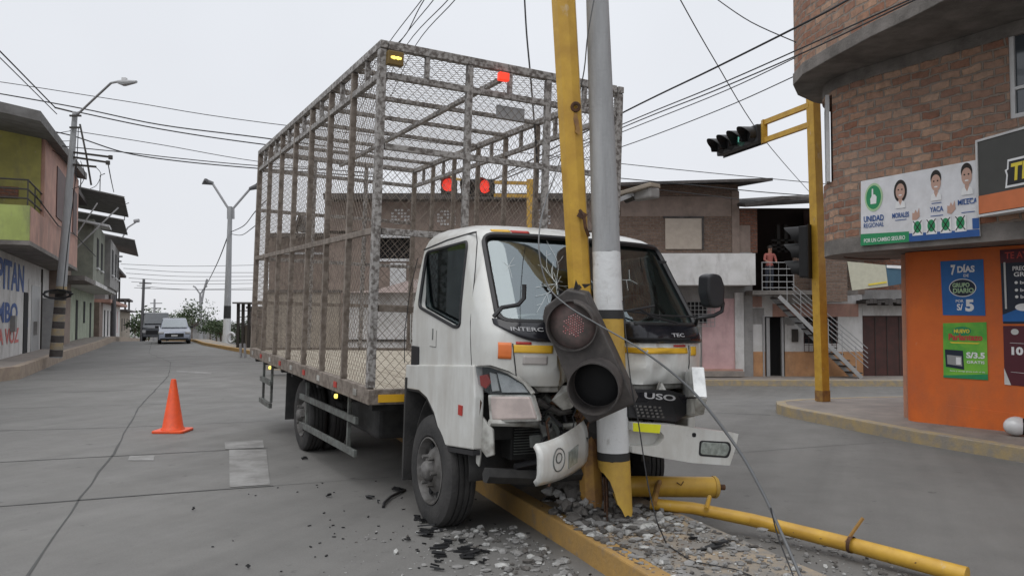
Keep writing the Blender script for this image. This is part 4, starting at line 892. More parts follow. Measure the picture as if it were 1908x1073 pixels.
# chassis
m_ = MB(); 
for y in (-.38, .38): m_.bx(-5.95, .75, y-.035, y+.035, .52, .72)
m_.build('chassis_rails', M['under'], truck)
m_ = MB()
for i in range(10): m_.bx(X0-.2-i*.58, X0-.12-i*.58, -1.08, 1.08, .70, .768)
m_.build('bed_crossmembers', M['under'], truck)
MB().bx(-2.0, -1.15, -.95, -.5, .42, .74).build('fuel_tank', M['under'], truck, bevel=.05, seg=3); MB().bx(-2.1, -1.2, .5, .95, .40, .74).build('battery_box', M['under'], truck, bevel=.02)
MB().bx(-1.15, -.2, -.42, .42, .35, .95).build('engine_block', M['under'], truck, bevel=.04)
MB().cyl((-3.3, 0, .45), (-.8, 0, .5), .045).build('drive_shaft', M['under'], truck)
def wheel(c, side, r=.385, wd=.21):
    c = Vector(c); ax = (0, side, 0); h = wd/2
    t = MB().lathe(c, ax, [(-h, r*.60), (-h, r*.86), (-h*.85, r*.96), (-h*.6, r), (-h*.45, r), (-h*.42, r-.012), (-h*.36, r-.012), (-h*.33, r), (-.01, r), (-.006, r-.012), (.006, r-.012), (.01, r), (h*.33, r), (h*.36, r-.012), (h*.42, r-.012), (h*.45, r), (h*.6, r), (h*.85, r*.965), (h, r*.87), (h*1.04, r*.74), (h*.98, r*.63), (h*.8, r*.59), (-h*.5, r*.57), (-h, r*.6)], 56).build('wheel', M['rubber'], truck, smooth=35)
    rm = MB().lathe(c, ax, [(h*.82, r*.585), (h*.98, r*.60), (h*1.0, r*.575), (h*.75, r*.545), (h*.35, r*.52), (h*.25, r*.47), (h*.55, r*.40), (h*.85, r*.30), (h*.9, r*.2)], 40)
    rm.lathe(c, ax, [(h*.6, r*.19), (h*1.25, r*.17), (h*1.4, r*.13), (h*1.45, .0)], 24)
    for k in range(6):
        a = k*math.pi/3; p = c+Vector((math.cos(a)*r*.27, side*h*.8, math.sin(a)*r*.27)); rm.cyl(p, p+Vector((0, side*.05, 0)), .014, n=6)
    rr_ = rm.build('rim', M['rim'], t, smooth=40)
    hm = MB()
    for k in range(8):
        a = (k+.5)*math.pi/4; p = c+Vector((math.cos(a)*r*.435, side*(h*.47), math.sin(a)*r*.435)); hm.cyl(p, p+Vector((0, side*.012, 0)), .027, n=12)
    hm.build('hand_holes', M['windark'], t)
    return t
yf = LY(800, 868, -.93)
wheel((yf.x, -.83, .392), -1, r=.392); wheel((yf.x+.05, .74, .385), 1)
for y in (-.93, -.70): wheel((-3.52, y, .31), -1 if y < -.8 else 1)
for y in (.93, .70): wheel((-3.52, y, .30), 1 if y > .8 else -1)
MB().cyl((-3.52, -.6, .31), (-3.52, .6, .30), .07).lathe((-3.52, 0, .31), (1, 0, 0), [(-.2, .02), (-.15, .14), (0, .19), (.15, .14), (.2, .02)], 16).build('rear_axle', M['under'], truck)
MB().bx(yf.x-.06, yf.x+.06, -.7, .65, .33, .44).build('front_axle', M['under'], truck)
for y in (-.6, .6): MB().bx(-4.2, -2.9, y-.15, y+.15, .45, .50).build('leaf_spring', M['under'], truck)
MB().bx(-4.12, -4.10, -1.08, -.6, .18, .72).build('rear_mudflap', M['rubber'], truck); MB().bx(-4.12, -4.10, .6, 1.08, .18, .72).build('rear_mudflap', M['rubber'], truck)
MB().bx(yf.x-.53, yf.x-.50, -.94, -.6, .22, 1.0).build('front_mudflap', M['rubber'], truck)
# side guard and rear ladder
g = [LY(*p, -1.06) for p in ((560, 737), (665, 784), (560, 790), (662, 845))]
bar('guard_rail', g[0], g[1], .03, .06, M['guard']); bar('guard_rail', g[2], g[3], .03, .06, M['guard'])
for f_ in (.1, .86): a = g[0].lerp(g[1], f_)+Vector((0, .02, .25)); b = g[2].lerp(g[3], f_)+Vector((0, .02, -.02)); bar('guard_post', a, b, .035, .035, M['guard'], up=(1, 0, 0))
a, b = LY(490, 745, -1.1), LY(505, 750, -1.1)
bar('rear_step_post', (a.x, -1.1, .76), (a.x, -1.1, a.z), .03, .03, M['guard'], up=(1, 0, 0)); bar('rear_step_post', (b.x, -1.1, .76), (b.x, -1.1, b.z), .03, .03, M['guard'], up=(1, 0, 0))
for z in (a.z, .53): bar('rear_step', (a.x-.07, -1.12, z), (b.x+.07, -1.12, z), .04, .06, M['guard'])
# ------------------------------------------------------------------ cab
YC = -.05
LV = [(1.08, 1.00, .86, -.52, .34), (1.16, 1.03, .862, -.53, .34), (1.30, 1.035, .865, -.54, .34), (1.40, 1.02, .865, -.55, .34), (1.47, .975, .862, -.55, .34), (1.55, .92, .857, -.55, .34), (1.80, .74, .825, -.54, .33), (1.98, .615, .80, -.51, .32), (2.04, .565, .785, -.47, .31), (2.09, .49, .755, -.42, .30), (2.125, .38, .69, -.36, .28), (2.145, .24, .60, -.28, .26), (2.155, .1, .48, -.2, .22)]
def prof(z):
    z = max(LV[0][0], min(LV[-1][0], z))
    for a, b in zip(LV, LV[1:]):
        if z <= b[0]: t = (z-a[0])/(b[0]-a[0]); return [a[i]+(b[i]-a[i])*t for i in range(1, 5)]
NE = 2.6
def dent(p, off=0):
    w3 = TM @ p
    for a0, a1, kind in ((PT0, PT1, 0), (TT0, TT1, 1)):
        if p.z > 1.95 or p.x < .2: continue
        c = TI @ axis_at(a0, a1, w3.z); r = (prad(w3.z) if kind == 0 else .085)/TS+.012; dy = abs(p.y-c.y); lim = c.x-r+off
        if dy > r: lim += (dy-r)*1.3
        if p.x > lim and dy < .5: p = Vector((lim, p.y, p.z))
    if .3 < p.x and p.z < 1.5:
        from mathutils import noise
        f_ = math.exp(-((p.y-.05)/.42)**2)*min(1, (1.5-p.z)*6); p = p-Vector((.035*f_*abs(noise.noise(Vector((p.y*7, p.z*9, 1.3)))*2), 0, 0))
    return p
def fr(s, z, off=0, dn=True):   # front surface, s in -1..1
    xf, hw, xr, D = prof(z); s_ = max(-.9999, min(.9999, s)); x = xf-D+D*(1-abs(s_)**NE)**(1/NE)
    p = Vector((x+off, YC+hw*s_, z))
    return dent(p, off) if dn else p
def frY(y, z, off=0, dn=True): return fr((y-YC)/prof(z)[1], z, off, dn)
def pxof(p):
    q = (TM @ p)-CAM; d = q.y*CP+q.z*SP; return 954+FP*q.x/d
def spx(px, z):   # surface parameter whose image column is px
    a, b = -.9999, .9999
    for _ in range(40):
        m_ = (a+b)/2
        if pxof(fr(m_, z, 0, False)) < px: a = m_
        else: b = m_
    return a
def ypx(px, z): return YC+prof(z)[1]*spx(px, z)
def shell(ins=0, zlo=1.08, zhi=2.155, NZ=40):
    m_ = MB(); zs = lin(zlo, zhi, NZ); ring = None; vs = []
    for z in zs:
        xf, hw, xr, D = prof(z); xf -= ins; hw -= ins; xr += ins; pts_ = []
        for k in range(81):
            ph = -math.pi/2+math.pi*k/80; sy = math.copysign(abs(math.sin(ph))**(2/NE), math.sin(ph)); cx = abs(math.cos(ph))**(2/NE)
            p = Vector((xf-D+D*cx, YC+hw*sy, z)); p = dent(p) if not ins else p+Vector((0, 0, 0))
            if ins: p = dent(p, -ins)
            pts_.append(p)
        for k in range(1, 7): pts_.append(Vector((xf-D+(xr+.06-(xf-D))*k/6, YC+hw, z)))
        pts_.append(Vector((xr, YC+hw-.06, z))); pts_.append(Vector((xr, YC-hw+.06, z)))
        for k in range(6, 0, -1): pts_.append(Vector((xf-D+(xr+.06-(xf-D))*k/6, YC-hw, z)))
        vs += pts_; n = len(pts_)
    fs = [(i*n+k, i*n+(k+1) % n, (i+1)*n+(k+1) % n, (i+1)*n+k) for i in range(NZ-1) for k in range(n)]
    fs += [tuple(range(n-1, -1, -1)), tuple(range((NZ-1)*n, NZ*n))]
    return m_.add(vs, fs)
cab = shell().build('cab', M['white']); 
inner = shell(.045, 1.12, 2.11, 18).build('inner', M['dash'])
wpoly = rounded([(-.842, 1.475), (.742, 1.475), (.68, 2.045), (-.78, 2.045)], .07)
wcut = MB().prism([(.36, a, b) for a, b in wpoly], (1.2, 0, 0)).build('cut', M['white'])
SW = [LY(791, 470, -.87), LY(866, 449, -.87), LY(869, 608, -.87), LY(858, 610, -.87), LY(789, 572, -.87)]
spoly_ = rounded([(p.x, p.z) for p in SW], .06)
scut = MB().prism([(a, -1.2, b) for a, b in spoly_], (0, 2.4, 0)).build('cut', M['white'])
pl0 = (.64, -.915, 0); pdir = Vector((.42, .235, 0)).normalized(); pn = Vector((pdir.y, -pdir.x, 0))
rp = (1.0, .60, 0); rdir = Vector((-.45, .28, 0)).normalized(); rn = Vector((rdir.y, -rdir.x, 0)); rn = -rn if rn.x < 0 else rn
def notch(pxs, pl, n_):
    A_ = [LH(a, b, Vector(pl)+n_*.10, n_) for a, b in pxs]; B_ = [LH(a, b, Vector(pl)-n_*.16, n_) for a, b in pxs]; n = len(A_)
    return MB().add(A_+B_, [tuple(range(n-1, -1, -1)), tuple(range(n, 2*n))]+[(i, (i+1) % n, n+(i+1) % n, n+i) for i in range(n)]).build('cut', M['white'])
n1 = notch([(878, 681), (914, 680), (948, 691), (975, 708), (989, 730), (989, 770), (870, 770)], pl0, pn); n2 = notch([(1273, 724), (1285, 700), (1313, 682), (1345, 690), (1330, 760), (1273, 760)], rp, rn)
bake(cab, [inner, wcut, scut, n1, n2]); cab.parent = truck; WM[cab.name] = TM.copy()
for p in cab.data.polygons: p.use_smooth = True
cab.data.set_sharp_from_angle(angle=R(32))
cab.data.materials.clear(); cab.data.materials.append(M['white']); cab.data.materials.append(M['dash'])
for p in cab.data.polygons:
    c = p.center; p.material_index = 0
    xf, hw, xr, D = prof(c.z)
    if abs(c.y-YC) < hw-.03 and xr+.03 < c.x < fr((c.y-YC)/hw, c.z).x-.03 and c.z < 2.118 and c.z > 1.1: p.material_index = 1
# glass
gl = MB().grid(lambda u, v: fr(-.975+1.95*u, 1.46+.60*v, -.022), 60, 16).build('windshield', M['glass'], truck, smooth=60)
MB().prism([(a, -.862+.01, b) for a, b in rounded([(p.x, p.z) for p in SW], .05)], (0, .004, 0)).build('side_window', M['sideglass'], truck)
MB().prism([(a, .75, b) for a, b in rounded([(p.x, p.z) for p in SW], .05)], (0, .004, 0)).build('side_window', M['sideglass'], truck)
def along(poly, n=6):
    o = []
    for i in range(len(poly)):
        a, b = Vector(poly[i]), Vector(poly[(i+1) % len(poly)])
        k = max(1, int((b-a).length/.05))
        o += [a.lerp(b, j/k) for j in range(k)]
    return o
wl = [frY(a.x, a.y, .004) for a in along(wpoly)]; wl.append(wl[0])
MB().tube(wl, .019, 6).build('windshield_gasket', M['black'], truck, smooth=50)
def sidey(z, off=0): return YC-prof(z)[1]-off
sl2 = [Vector((a.x, sidey(a.y, -.002), a.y)) for a in along([tuple(v) for v in spoly_])]; sl2.append(sl2[0])
MB().tube(sl2, .013, 6).build('side_window_gasket', M['black'], truck, smooth=50)
def side_line(pxs, r=.0035, m='black', nm='door_seam', off=.0):
    pts_ = []
    for q in pxs: p = LY(*q, -.9); p.y = sidey(p.z, off); pts_.append(p)
    return MB().tube(pts_, r, 5).build(nm, M[m], truck)
side_line([(779, 465), (820, 446), (862, 432), (868, 431)], .007, nm='rain_gutter'); side_line([(880, 600), (881, 640), (882, 680)]); side_line([(868, 431), (876, 450), (879, 500), (880, 600)])
side_line([(769, 480), (762, 540), (757, 620), (756, 676)]); side_line([(768, 585), (768, 640)], .004, 'dirtywhite', 'rear_trim')
hq = LY(773, 663, -.92); m_ = MB(); m_.bx(hq.x-.075, hq.x+.075, -.925, -.905, hq.z-.075, hq.z+.075); m_.build('door_handle', M['black'], truck, bevel=.03, seg=4)
q = LY(806, 628, -.92); MB().bx(q.x-.06, q.x+.06, sidey(1.3, .002), sidey(1.3, .0005), q.z-.07, q.z-.066).bx(q.x+.058, q.x+.062, sidey(1.3, .002), sidey(1.3, .0005), q.z-.065, q.z+.05).bx(q.x-.02, q.x+.0, sidey(1.3, .002), sidey(1.3, .0005), q.z-.02, q.z+.06).build('faded_sticker', M['guard'], truck)
# lower side panels with wheel arch
yp = lambda q: (lambda p: (p.x, p.z))(LY(*q, -.93))
top_ = [yp((756, 679)), yp((882, 680))]; front_ = [yp((884, 740)), yp((880, 838))]; bot_ = [yp((822, 829))]
arch = [yp(q) for q in ((816, 800), (808, 770), (795, 742), (780, 728), (754, 724))]
pan = top_+front_+bot_+arch
for s_, y_ in ((-1, -.93), (1, .81)):
    pm = MB().prism([(a, y_, b) for a, b in pan], (0, .07, 0)).build('side_panel', M['white'], truck, bevel=.012, seg=3)
al = [Vector((a, -.915, b)) for a, b in [bot_[0]]+arch]; MB().tube(al, .016, 6).build('arch_trim', M['black'], truck)
MB().beam((bot_[0][0], -.90, bot_[0][1]-.02), (front_[1][0], -.90, front_[1][1]-.02), .05, .03).build('step_edge', M['black'], truck)
MB().bx(-.5, .72, -.86, .76, 1.02, 1.075).build('cab_floor', M['under'], truck)
MB().bx(.1, .62, -.85, -.5, .7, 1.0).build('inner_wing', M['under'], truck); MB().bx(.1, .62, .4, .75, .7, 1.0).build('inner_wing', M['under'], truck)
m_ = MB(); m_.grid(lambda u, v: Vector((yf.x+.02+.50*math.cos(R(0)+math.pi*u), -.86+.3*v, .42+.53*math.sin(math.pi*u))), 20, 1); m_.build('wheel_arch', M['under'], truck, smooth=60, solid=.01)
q = LY(856, 764, -.94); MB().box((q.x, -.934, q.z), (.06, .006, .065)).build('red_reflector', M['redrefl'], truck)
# front furniture
def patch(name, m, y0, y1, z0, z1, off, par=None, n=30, nz=5, thick=.006):
    m_ = MB(); m_.grid(lambda u, v: frY(y0+(y1-y0)*u, z0+(z1-z0)*v, off), n, nz); return m_.build(name, m, par or truck, smooth=50, solid=thick)
m_ = MB()
def cowl(u, v):
    y = -.87+1.675*u; zl = 1.355+.10*max(0, 1-u*7)**2+.05*max(0, (u-.93)/.07)**2; return frY(y, zl+(1.488-zl)*v, .012)
m_.grid(cowl, 60, 5); m_.build('black_cowl', M['blackgloss'], truck, smooth=50, solid=.012)
patch('cowl_slot', M['windark'], .05, .55, 1.372, 1.39, .024, n=12, nz=1)
def ftext(body, pa, pb2, z, h_, m, off=.024):
    a, b = LX(*pa, .98), LX(*pb2, .98); c = frY((a.y+b.y)/2, z, off); ux = (frY(b.y, z, off)-frY(a.y, z, off)); return text('lettering', body, TM @ c, TM.to_3x3() @ ux, TM.to_3x3() @ Vector((-.5, 0, 1)), ux.length*TS, h_, m, truck, bold=.01)
ftext('INTERC', (962, 605), (1012, 606), 1.43, .028, M['letter']); ftext('TEC', (1246, 616), (1272, 618), 1.41, .028, M['letter'])
patch('yellow_tape', M['yellowtape'], ypx(957, 1.31), ypx(1030, 1.31), 1.285, 1.333, .003, n=16)
patch('yellow_tape', M['yellowtape'], ypx(1172, 1.3), ypx(1281, 1.3), 1.285, 1.323, .003, n=16)
patch('roof_sticker', M['yellowtape'], ypx(915, 2.075), ypx(950, 2.075), 2.070, 2.085, .003, n=8, nz=1); patch('roof_sticker', M['redrefl'], ypx(952, 2.075), ypx(985, 2.075), 2.068, 2.083, .003, n=8, nz=1)
patch('faded_tape', M['greytape'], ypx(974, 1.25), ypx(1020, 1.25), 1.215, 1.268, .003, n=12)
patch('red_tape', M['redrefl'], ypx(961, 1.34), ypx(990, 1.34), 1.336, 1.352, .003, n=6, nz=1); patch('red_tape', M['redrefl'], ypx(1256, 1.34), ypx(1278, 1.34), 1.330, 1.343, .003, n=6, nz=1)
patch('orange_marker', M['orange'], ypx(928, 1.30), ypx(953, 1.30), 1.245, 1.345, .004, n=24)
q = LX(1290, 655, .85); patch('lime_sticker', M['yellowtape'], ypx(1287, 1.3), ypx(1296, 1.3), 1.27, 1.33, .004, n=5)
ln = [frY(ypx(955+1.3*k, 1.34-.235*k/6), 1.34-.235*k/6, .002) for k in range(7)]; MB().tube(ln, .004, 5).build('hood_seam', M['black'], truck)
ln = [frY(ypx(1284, 1.34-.235*k/6), 1.34-.235*k/6, .002) for k in range(7)]; MB().tube(ln, .004, 5).build('hood_seam', M['black'], truck)
patch('hood_lip', M['dirtywhite'], -.70, .68, 1.04, 1.078, -.035, n=30, nz=2)
# wipers
def wiper(pxs, x, r=.008, nm='wiper'):
    return MB().tube([LX(a, b, x) for a, b in pxs], r, 6).build(nm, M['black'], truck, smooth=50)
wiper([(920, 590), (935, 573), (965, 568), (976, 556), (977, 530)], 1.0, .014); wiper([(1155, 580), (1175, 578), (1219, 570)], 1.0); wiper([(1190, 575), (1215, 590), (1262, 602)], 1.0, .009); wiper([(1160, 578), (1230, 588), (1300, 590)], 1.0, .007)
# cracks in the windshield
rc = random.Random(3); cr_ = MB(); hub = LX(1058, 520, .9)
def crack(y, z, ang, ln_, br=0):
    pts_ = [frY(y, z, -.016)]
    while ln_ > 0:
        ang += rc.uniform(-.35, .35); y += math.cos(ang)*.04; z += math.sin(ang)*.04; ln_ -= .04
        if not (-.80 < y < .70 and 1.49 < z < 2.03): break
        pts_.append(frY(y, z, -.016))
        if rc.random() < .22 and br < 2: crack(y, z, ang+rc.choice((-.7, .7)), ln_*.5, br+1)
    if len(pts_) > 1: cr_.tube(pts_, .0009, 4, False)
for k in range(13): crack(hub.y, hub.z-.03, k*.483+rc.uniform(-.15, .15), rc.uniform(.06, .34), 1)
h2_ = LX(930, 490, .75)
for k in range(5): crack(-.68, 1.83, k*1.25+rc.uniform(-.2, .2), rc.uniform(.03, .08), 2)
for k in range(4): crack(.16+rc.uniform(-.05, .1), 1.78, k*1.5, rc.uniform(.03, .09), 2)
cr_.build('glass_cracks', M['crack'], truck)
# interior
MB().grid(lambda u, v: frY(-.78+1.46*u, 1.44, -.05)+Vector((-.42*v, 0, .04*math.sin(math.pi*v)-.12*max(0, v-.7))), 20, 6).build('dashboard', M['dash'], truck, smooth=40, solid=.03)
for y in (-.52, -.08, .45):
    MB().bx(-.40, .05, y-.21, y+.21, 1.12, 1.30).build('seat', M['seat'], truck, bevel=.04, seg=3); MB().box((-.42, y, 1.55), (.12, .40, .56), Euler((0, -.12, 0)).to_matrix()).build('seat_back', M['seat'], truck, bevel=.04, seg=3)
q = LX(1252, 520, .42); sw = MB(); cen = Vector((.40, .42, 1.52)); ax_ = Vector((.75, 0, -.65)).normalized(); sa = Vector((0, 1, 0)); sb = ax_.cross(sa)
cpts = [cen+(sa*math.cos(2*math.pi*k/28)+sb*math.sin(2*math.pi*k/28))*.2 for k in range(29)]
sw.tube(cpts, .014, 8, False)
for a in (0, 2.1, 4.2): sw.tube([cen+(sa*math.cos(a)+sb*math.sin(a))*.19, cen+ax_*.03], .012, 6)
sw.tube([cen+ax_*.02, cen+ax_*.3], .03, 8); sw.build('steering_wheel', M['black'], truck, smooth=50)
MB().grid(lambda u, v: Vector((.45+.13*u, -.55+.40*v, 1.50+.02*math.sin(5*v))), 4, 6).build('papers_on_dash', M['paper'], truck, solid=.004)
MB().box((-.1, -.5, 1.38), (.18, .22, .14)).build('seat_bundle', M['paper'], truck, bevel=.05, seg=3)
# head lamps
def lamp_poly(name, pxs, m, off, th, par=None, bev=.006, pl=pl0, pnn=pn):
    pts_ = [LH(a, b, Vector(pl)+pnn*off, pnn) for a, b in pxs]; return MB().prism(pts_, -pnn*th).build(name, m, par or truck, bevel=bev)
up_ = [(886, 683), (912, 684), (945, 696), (975, 715), (990, 735), (912, 735), (892, 716)]
hl = lamp_poly('headlamp', up_, M['under'], -.03, .10)
lamp_poly('reflector', [(926, 694), (945, 700), (972, 716), (984, 731), (935, 731)], M['milky'], -.012, .012, hl, .003)
lamp_poly('bulb', [(893, 700), (908, 697), (914, 712), (905, 724), (895, 718)], M['redrefl'], -.005, .02, hl, .004)
lamp_poly('reflector', [(912, 693), (924, 697), (930, 728), (917, 729), (914, 712)], M['paper'], -.012, .012, hl, .003)
lamp_poly('lens', up_, M['lampglass'], .012, .004, hl, 0)
lamp_poly('lamp_rim', [(884, 680), (914, 681), (947, 692), (978, 712), (993, 732), (990, 735), (975, 715), (945, 696), (912, 684), (886, 683)], M['dirtywhite'], .016, .03, hl, .002)
ll = lamp_poly('lower_lamp', [(912, 738), (986, 739), (999, 781), (916, 783)], M['pinklamp'], .02, .08, bev=.012); lamp_poly('lamp_bezel', [(908, 735), (990, 736), (1003, 785), (912, 787)], M['dirtywhite'], .006, .05, bev=.01)
hr = lamp_poly('headlamp', [(1272, 722), (1285, 700), (1312, 684), (1318, 740), (1275, 742)], M['milky'], 0, .08, pl=rp, pnn=rn)
m_ = MB()
for k in range(8): a = LH(1279+k*4.6, 712-k*2.6, Vector(rp)+rn*.004, rn); b = LH(1280+k*4.6, 740, Vector(rp)+rn*.004, rn); m_.tube([a, b], .003, 4)
m_.build('lens_ribs', M['under'], hr)
lamp_poly('lamp_shell', [(1270, 745), (1318, 742), (1312, 772), (1258, 784)], M['dirtywhite'], -.01, .06, pl=rp, pnn=rn)
# wreckage between lamp and door, radiator, bumper parts
rw = random.Random(11)
MB().bx(.45, .62, -.62, .62, .56, 1.05).build('radiator', M['under'], truck, bevel=.01)
m_ = MB()
for k in range(24): m_.bx(.622, .632, -.60, .60, .60+k*.018, .606+k*.018)
m_.build('radiator_fins', M['guard'], truck)
def junk(name, pxs, x, r, m): return MB().tube([LX(a, b, x) for a, b in pxs], r, 6).build(name, m, truck, smooth=60)
junk('bent_bracket', [(1012, 735), (1030, 752), (1022, 780), (1040, 800), (1028, 830)], .85, .03, M['guard']); junk('bent_bracket', [(1000, 745), (1040, 768), (1062, 765)], .88, .022, M['rim'])
junk('torn_hose', [(1062, 735), (1050, 770), (1058, 800), (1045, 840)], .82, .02, M['black']); junk('torn_hose', [(1012, 800), (1020, 838), (1000, 862), (960, 870)], .8, .025, M['black'])
junk('crumpled_bar', [(912, 787), (985, 789), (1040, 795), (1100, 790)], .84, .022, M['dirtywhite']); junk('frame_end', [(905, 885), (990, 888), (1080, 880)], .8, .05, M['under'])
for k in range(16):
    m_ = MB(); c = Vector((rw.uniform(.66, .92), rw.uniform(-.62, .0), rw.uniform(.6, 1.02))); m_.box(c, (rw.uniform(.02, .1), rw.uniform(.03, .12), rw.uniform(.03, .1)), Euler((rw.uniform(0, 3), rw.uniform(0, 3), rw.uniform(0, 3))).to_matrix()); m_.build('crushed_part', M['guard'] if k % 3 else M['rust'], truck, bevel=.008)
for k in range(10):
    m_ = MB(); c = Vector((rw.uniform(.66, .85), rw.uniform(.2, .62), rw.uniform(.6, 1.0))); m_.box(c, (rw.uniform(.03, .1), rw.uniform(.03, .14), rw.uniform(.03, .1)), Euler((rw.uniform(0, 3), rw.uniform(0, 3), rw.uniform(0, 3))).to_matrix()); m_.build('crushed_part', M['under'], truck, bevel=.008)
lamp_poly('torn_wing_strip', [(895, 770), (908, 790), (918, 800), (920, 848), (906, 852), (896, 838), (892, 870), (886, 862), (888, 800)], M['dirtywhite'], -.02, .02)
lamp_poly('torn_wing_strip', [(884, 690), (890, 720), (896, 750), (893, 776), (887, 770), (886, 720)], M['rust'], .004, .012, bev=0)
for k in range(9):
    y0 = rw.uniform(-.62, -.15); z0 = rw.uniform(.78, 1.02); pts_ = [Vector((.9+rw.uniform(-.05, .08), y0, z0))]
    for j in range(5): pts_.append(pts_[-1]+Vector((rw.uniform(-.04, .05), rw.uniform(-.06, .06), rw.uniform(-.11, -.01))))
    MB().tube(pts_, rw.choice((.005, .008, .012)), 5).build('torn_wire', M['black'] if k % 3 else M['rust'], truck, smooth=60)
def shardplate(nm, c, sz, m, k): 
    a = [Vector(c)+Vector((rw.uniform(-.04, .04), sz*math.cos(t_)*rw.uniform(.5, 1.2), sz*math.sin(t_)*rw.uniform(.4, 1.1))) for t_ in (0, 1.1, 2.2, 3.3, 4.4, 5.4)]
    return MB().prism(a, (.012, 0, .004)).build(nm, m, truck)
for k, (c, sz, m_k) in enumerate([((.95, -.40, 1.00), .09, 'dirtywhite'), ((.93, -.28, .92), .08, 'rust'), ((.92, -.52, .76), .09, 'guard'), ((.9, -.18, .80), .10, 'under'), ((.95, -.30, .72), .06, 'black'), ((1.0, .30, 1.03), .08, 'dirtywhite'), ((.98, .48, .72), .09, 'black'), ((.97, .62, .95), .08, 'guard')]): shardplate('torn_sheet', c, sz, M[m_k], k)
# grille panel
gp = [LX(1170, 724, 1.06), LX(1250, 727, 1.05), LX(1309, 744, .98), LX(1262, 786, 1.06), LX(1172, 778, 1.08)]
MB().prism(gp, (-.03, 0, 0)).build('grille', M['black'], truck, bevel=.006)
def gtri(nm, pxs, x0, x1, m): return MB().prism([LX(a, b, x0+(x1-x0)*(a-1170)/140) for a, b in pxs], (.01, 0, 0)).build(nm, m, truck)
gtri('grille_strip', [(1176, 729), (1300, 741), (1296, 752), (1176, 748)], 1.065, 1.0, M['blackgloss'])
o_ = LX(1230, 739, 1.082); ux_ = LX(1259, 741.5, 1.07)-LX(1201, 736, 1.085); text('lettering', 'USO', TM @ o_, TM.to_3x3() @ ux_, TM.to_3x3() @ Vector((0, 0, 1)), ux_.length*TS, .042, M['letter'], truck, bold=.02)
m_ = MB()
for i in range(6):
    for j in range(4): c = LX(1184+i*9+j*2, 756+j*6+i*.6, 1.088); m_.box(c, (.006, .020, .011))
m_.build('grille_slots', M['rim'], truck)
# bumper right part (bent forward)
def bpl(a, b, k=0): f_ = (a-1180)/190; return LX(a, b, 1.10+.13*f_+k)
def bprism(nm, pxs, m, k, th, par, bev=.0): return MB().prism([bpl(a, b, k) for a, b in pxs], (-th, 0, 0)).build(nm, m, par, bevel=bev, seg=3)
bo = [(1178, 786), (1260, 792), (1376, 808), (1372, 830), (1360, 867), (1290, 862), (1230, 852), (1178, 843)]
br_ = MB().prism([bpl(a, b) for a, b in bo], (-.10, 0, 0)).build('bumper_tmp', M['white'])
cuts = [MB().prism([bpl(a, b, .1) for a, b in rounded([(1184, 806), (1254, 809), (1261, 820), (1250, 836), (1184, 838)], 9)], (-.18, 0, 0)).build('cut', M['white'])]
bake(br_, cuts); br_.name = 'front_bumper'; br_.parent = truck; WM[br_.name] = TM.copy(); b_ = br_.modifiers.new('bevel', 'BEVEL'); b_.width = .014; b_.segments = 3; b_.limit_method = 'ANGLE'
bprism('bumper_duct', [(1184, 804), (1262, 806), (1262, 840), (1184, 841)], M['foglamp'], -.07, .02, br_); bprism('bumper_duct_back', [(1180, 800), (1240, 806), (1230, 838), (1180, 841)], M['windark'], -.062, .004, br_)
bprism('fog_lamp', rounded([(1308, 823), (1356, 826), (1360, 835), (1354, 850), (1306, 846)], 5), M['foglamp'], .006, .012, br_, .004); bprism('fog_lamp_rim', rounded([(1304, 820), (1360, 823), (1363, 836), (1357, 853), (1302, 849)], 6), M['black'], .002, .01, br_)
bprism('lime_reflector', [(1180, 787.5), (1232, 791), (1229, 807), (1180, 803)], M['limetape'], .003, .004, br_); bprism('bumper_hole', rounded([(1290, 806), (1297, 806), (1297, 814), (1290, 814)], 3), M['windark'], .002, .003, br_)
# bumper left part (curled)
def bl(u, v):
    a = LX(1006+85*u, 0, 1.3); p0_ = Vector((1.38-.42*u+.10*math.sin(math.pi*u), 0, 0)); topy = 832-45*u**1.6; boty = 905-18*u-20*u**3
    return LX(1004+88*u, topy+(boty-topy)*v, p0_.x)+Vector((-.05*(2*v-1)**4, 0, 0))
b2 = MB(); b2.grid(bl, 14, 8); b2 = b2.build('front_bumper', M['white'], truck, smooth=50, solid=.03)
def blp(nm, uvs, m, par, off=.02): return MB().prism([bl(u, v)+Vector((off, -.004, 0)) for u, v in uvs], (-.008, 0, 0)).build(nm, m, par)
blp('fog_lamp', [(.60, .36), (.80, .32), (.78, .72), (.60, .76)], M['foglamp'], b2, .03)
ov = [bl(.40+.12*math.cos(2*math.pi*k/20), .45+.28*math.sin(2*math.pi*k/20))+Vector((.022, -.004, 0)) for k in range(21)]; MB().tube(ov, .004, 5).build('oval_emblem', M['guard'], b2)
ov = [bl(.40+.06*math.cos(2*math.pi*k/12), .40+.12*math.sin(2*math.pi*k/12))+Vector((.022, -.004, 0)) for k in range(13)]; MB().tube(ov, .004, 5).build('oval_emblem_core', M['guard'], b2)
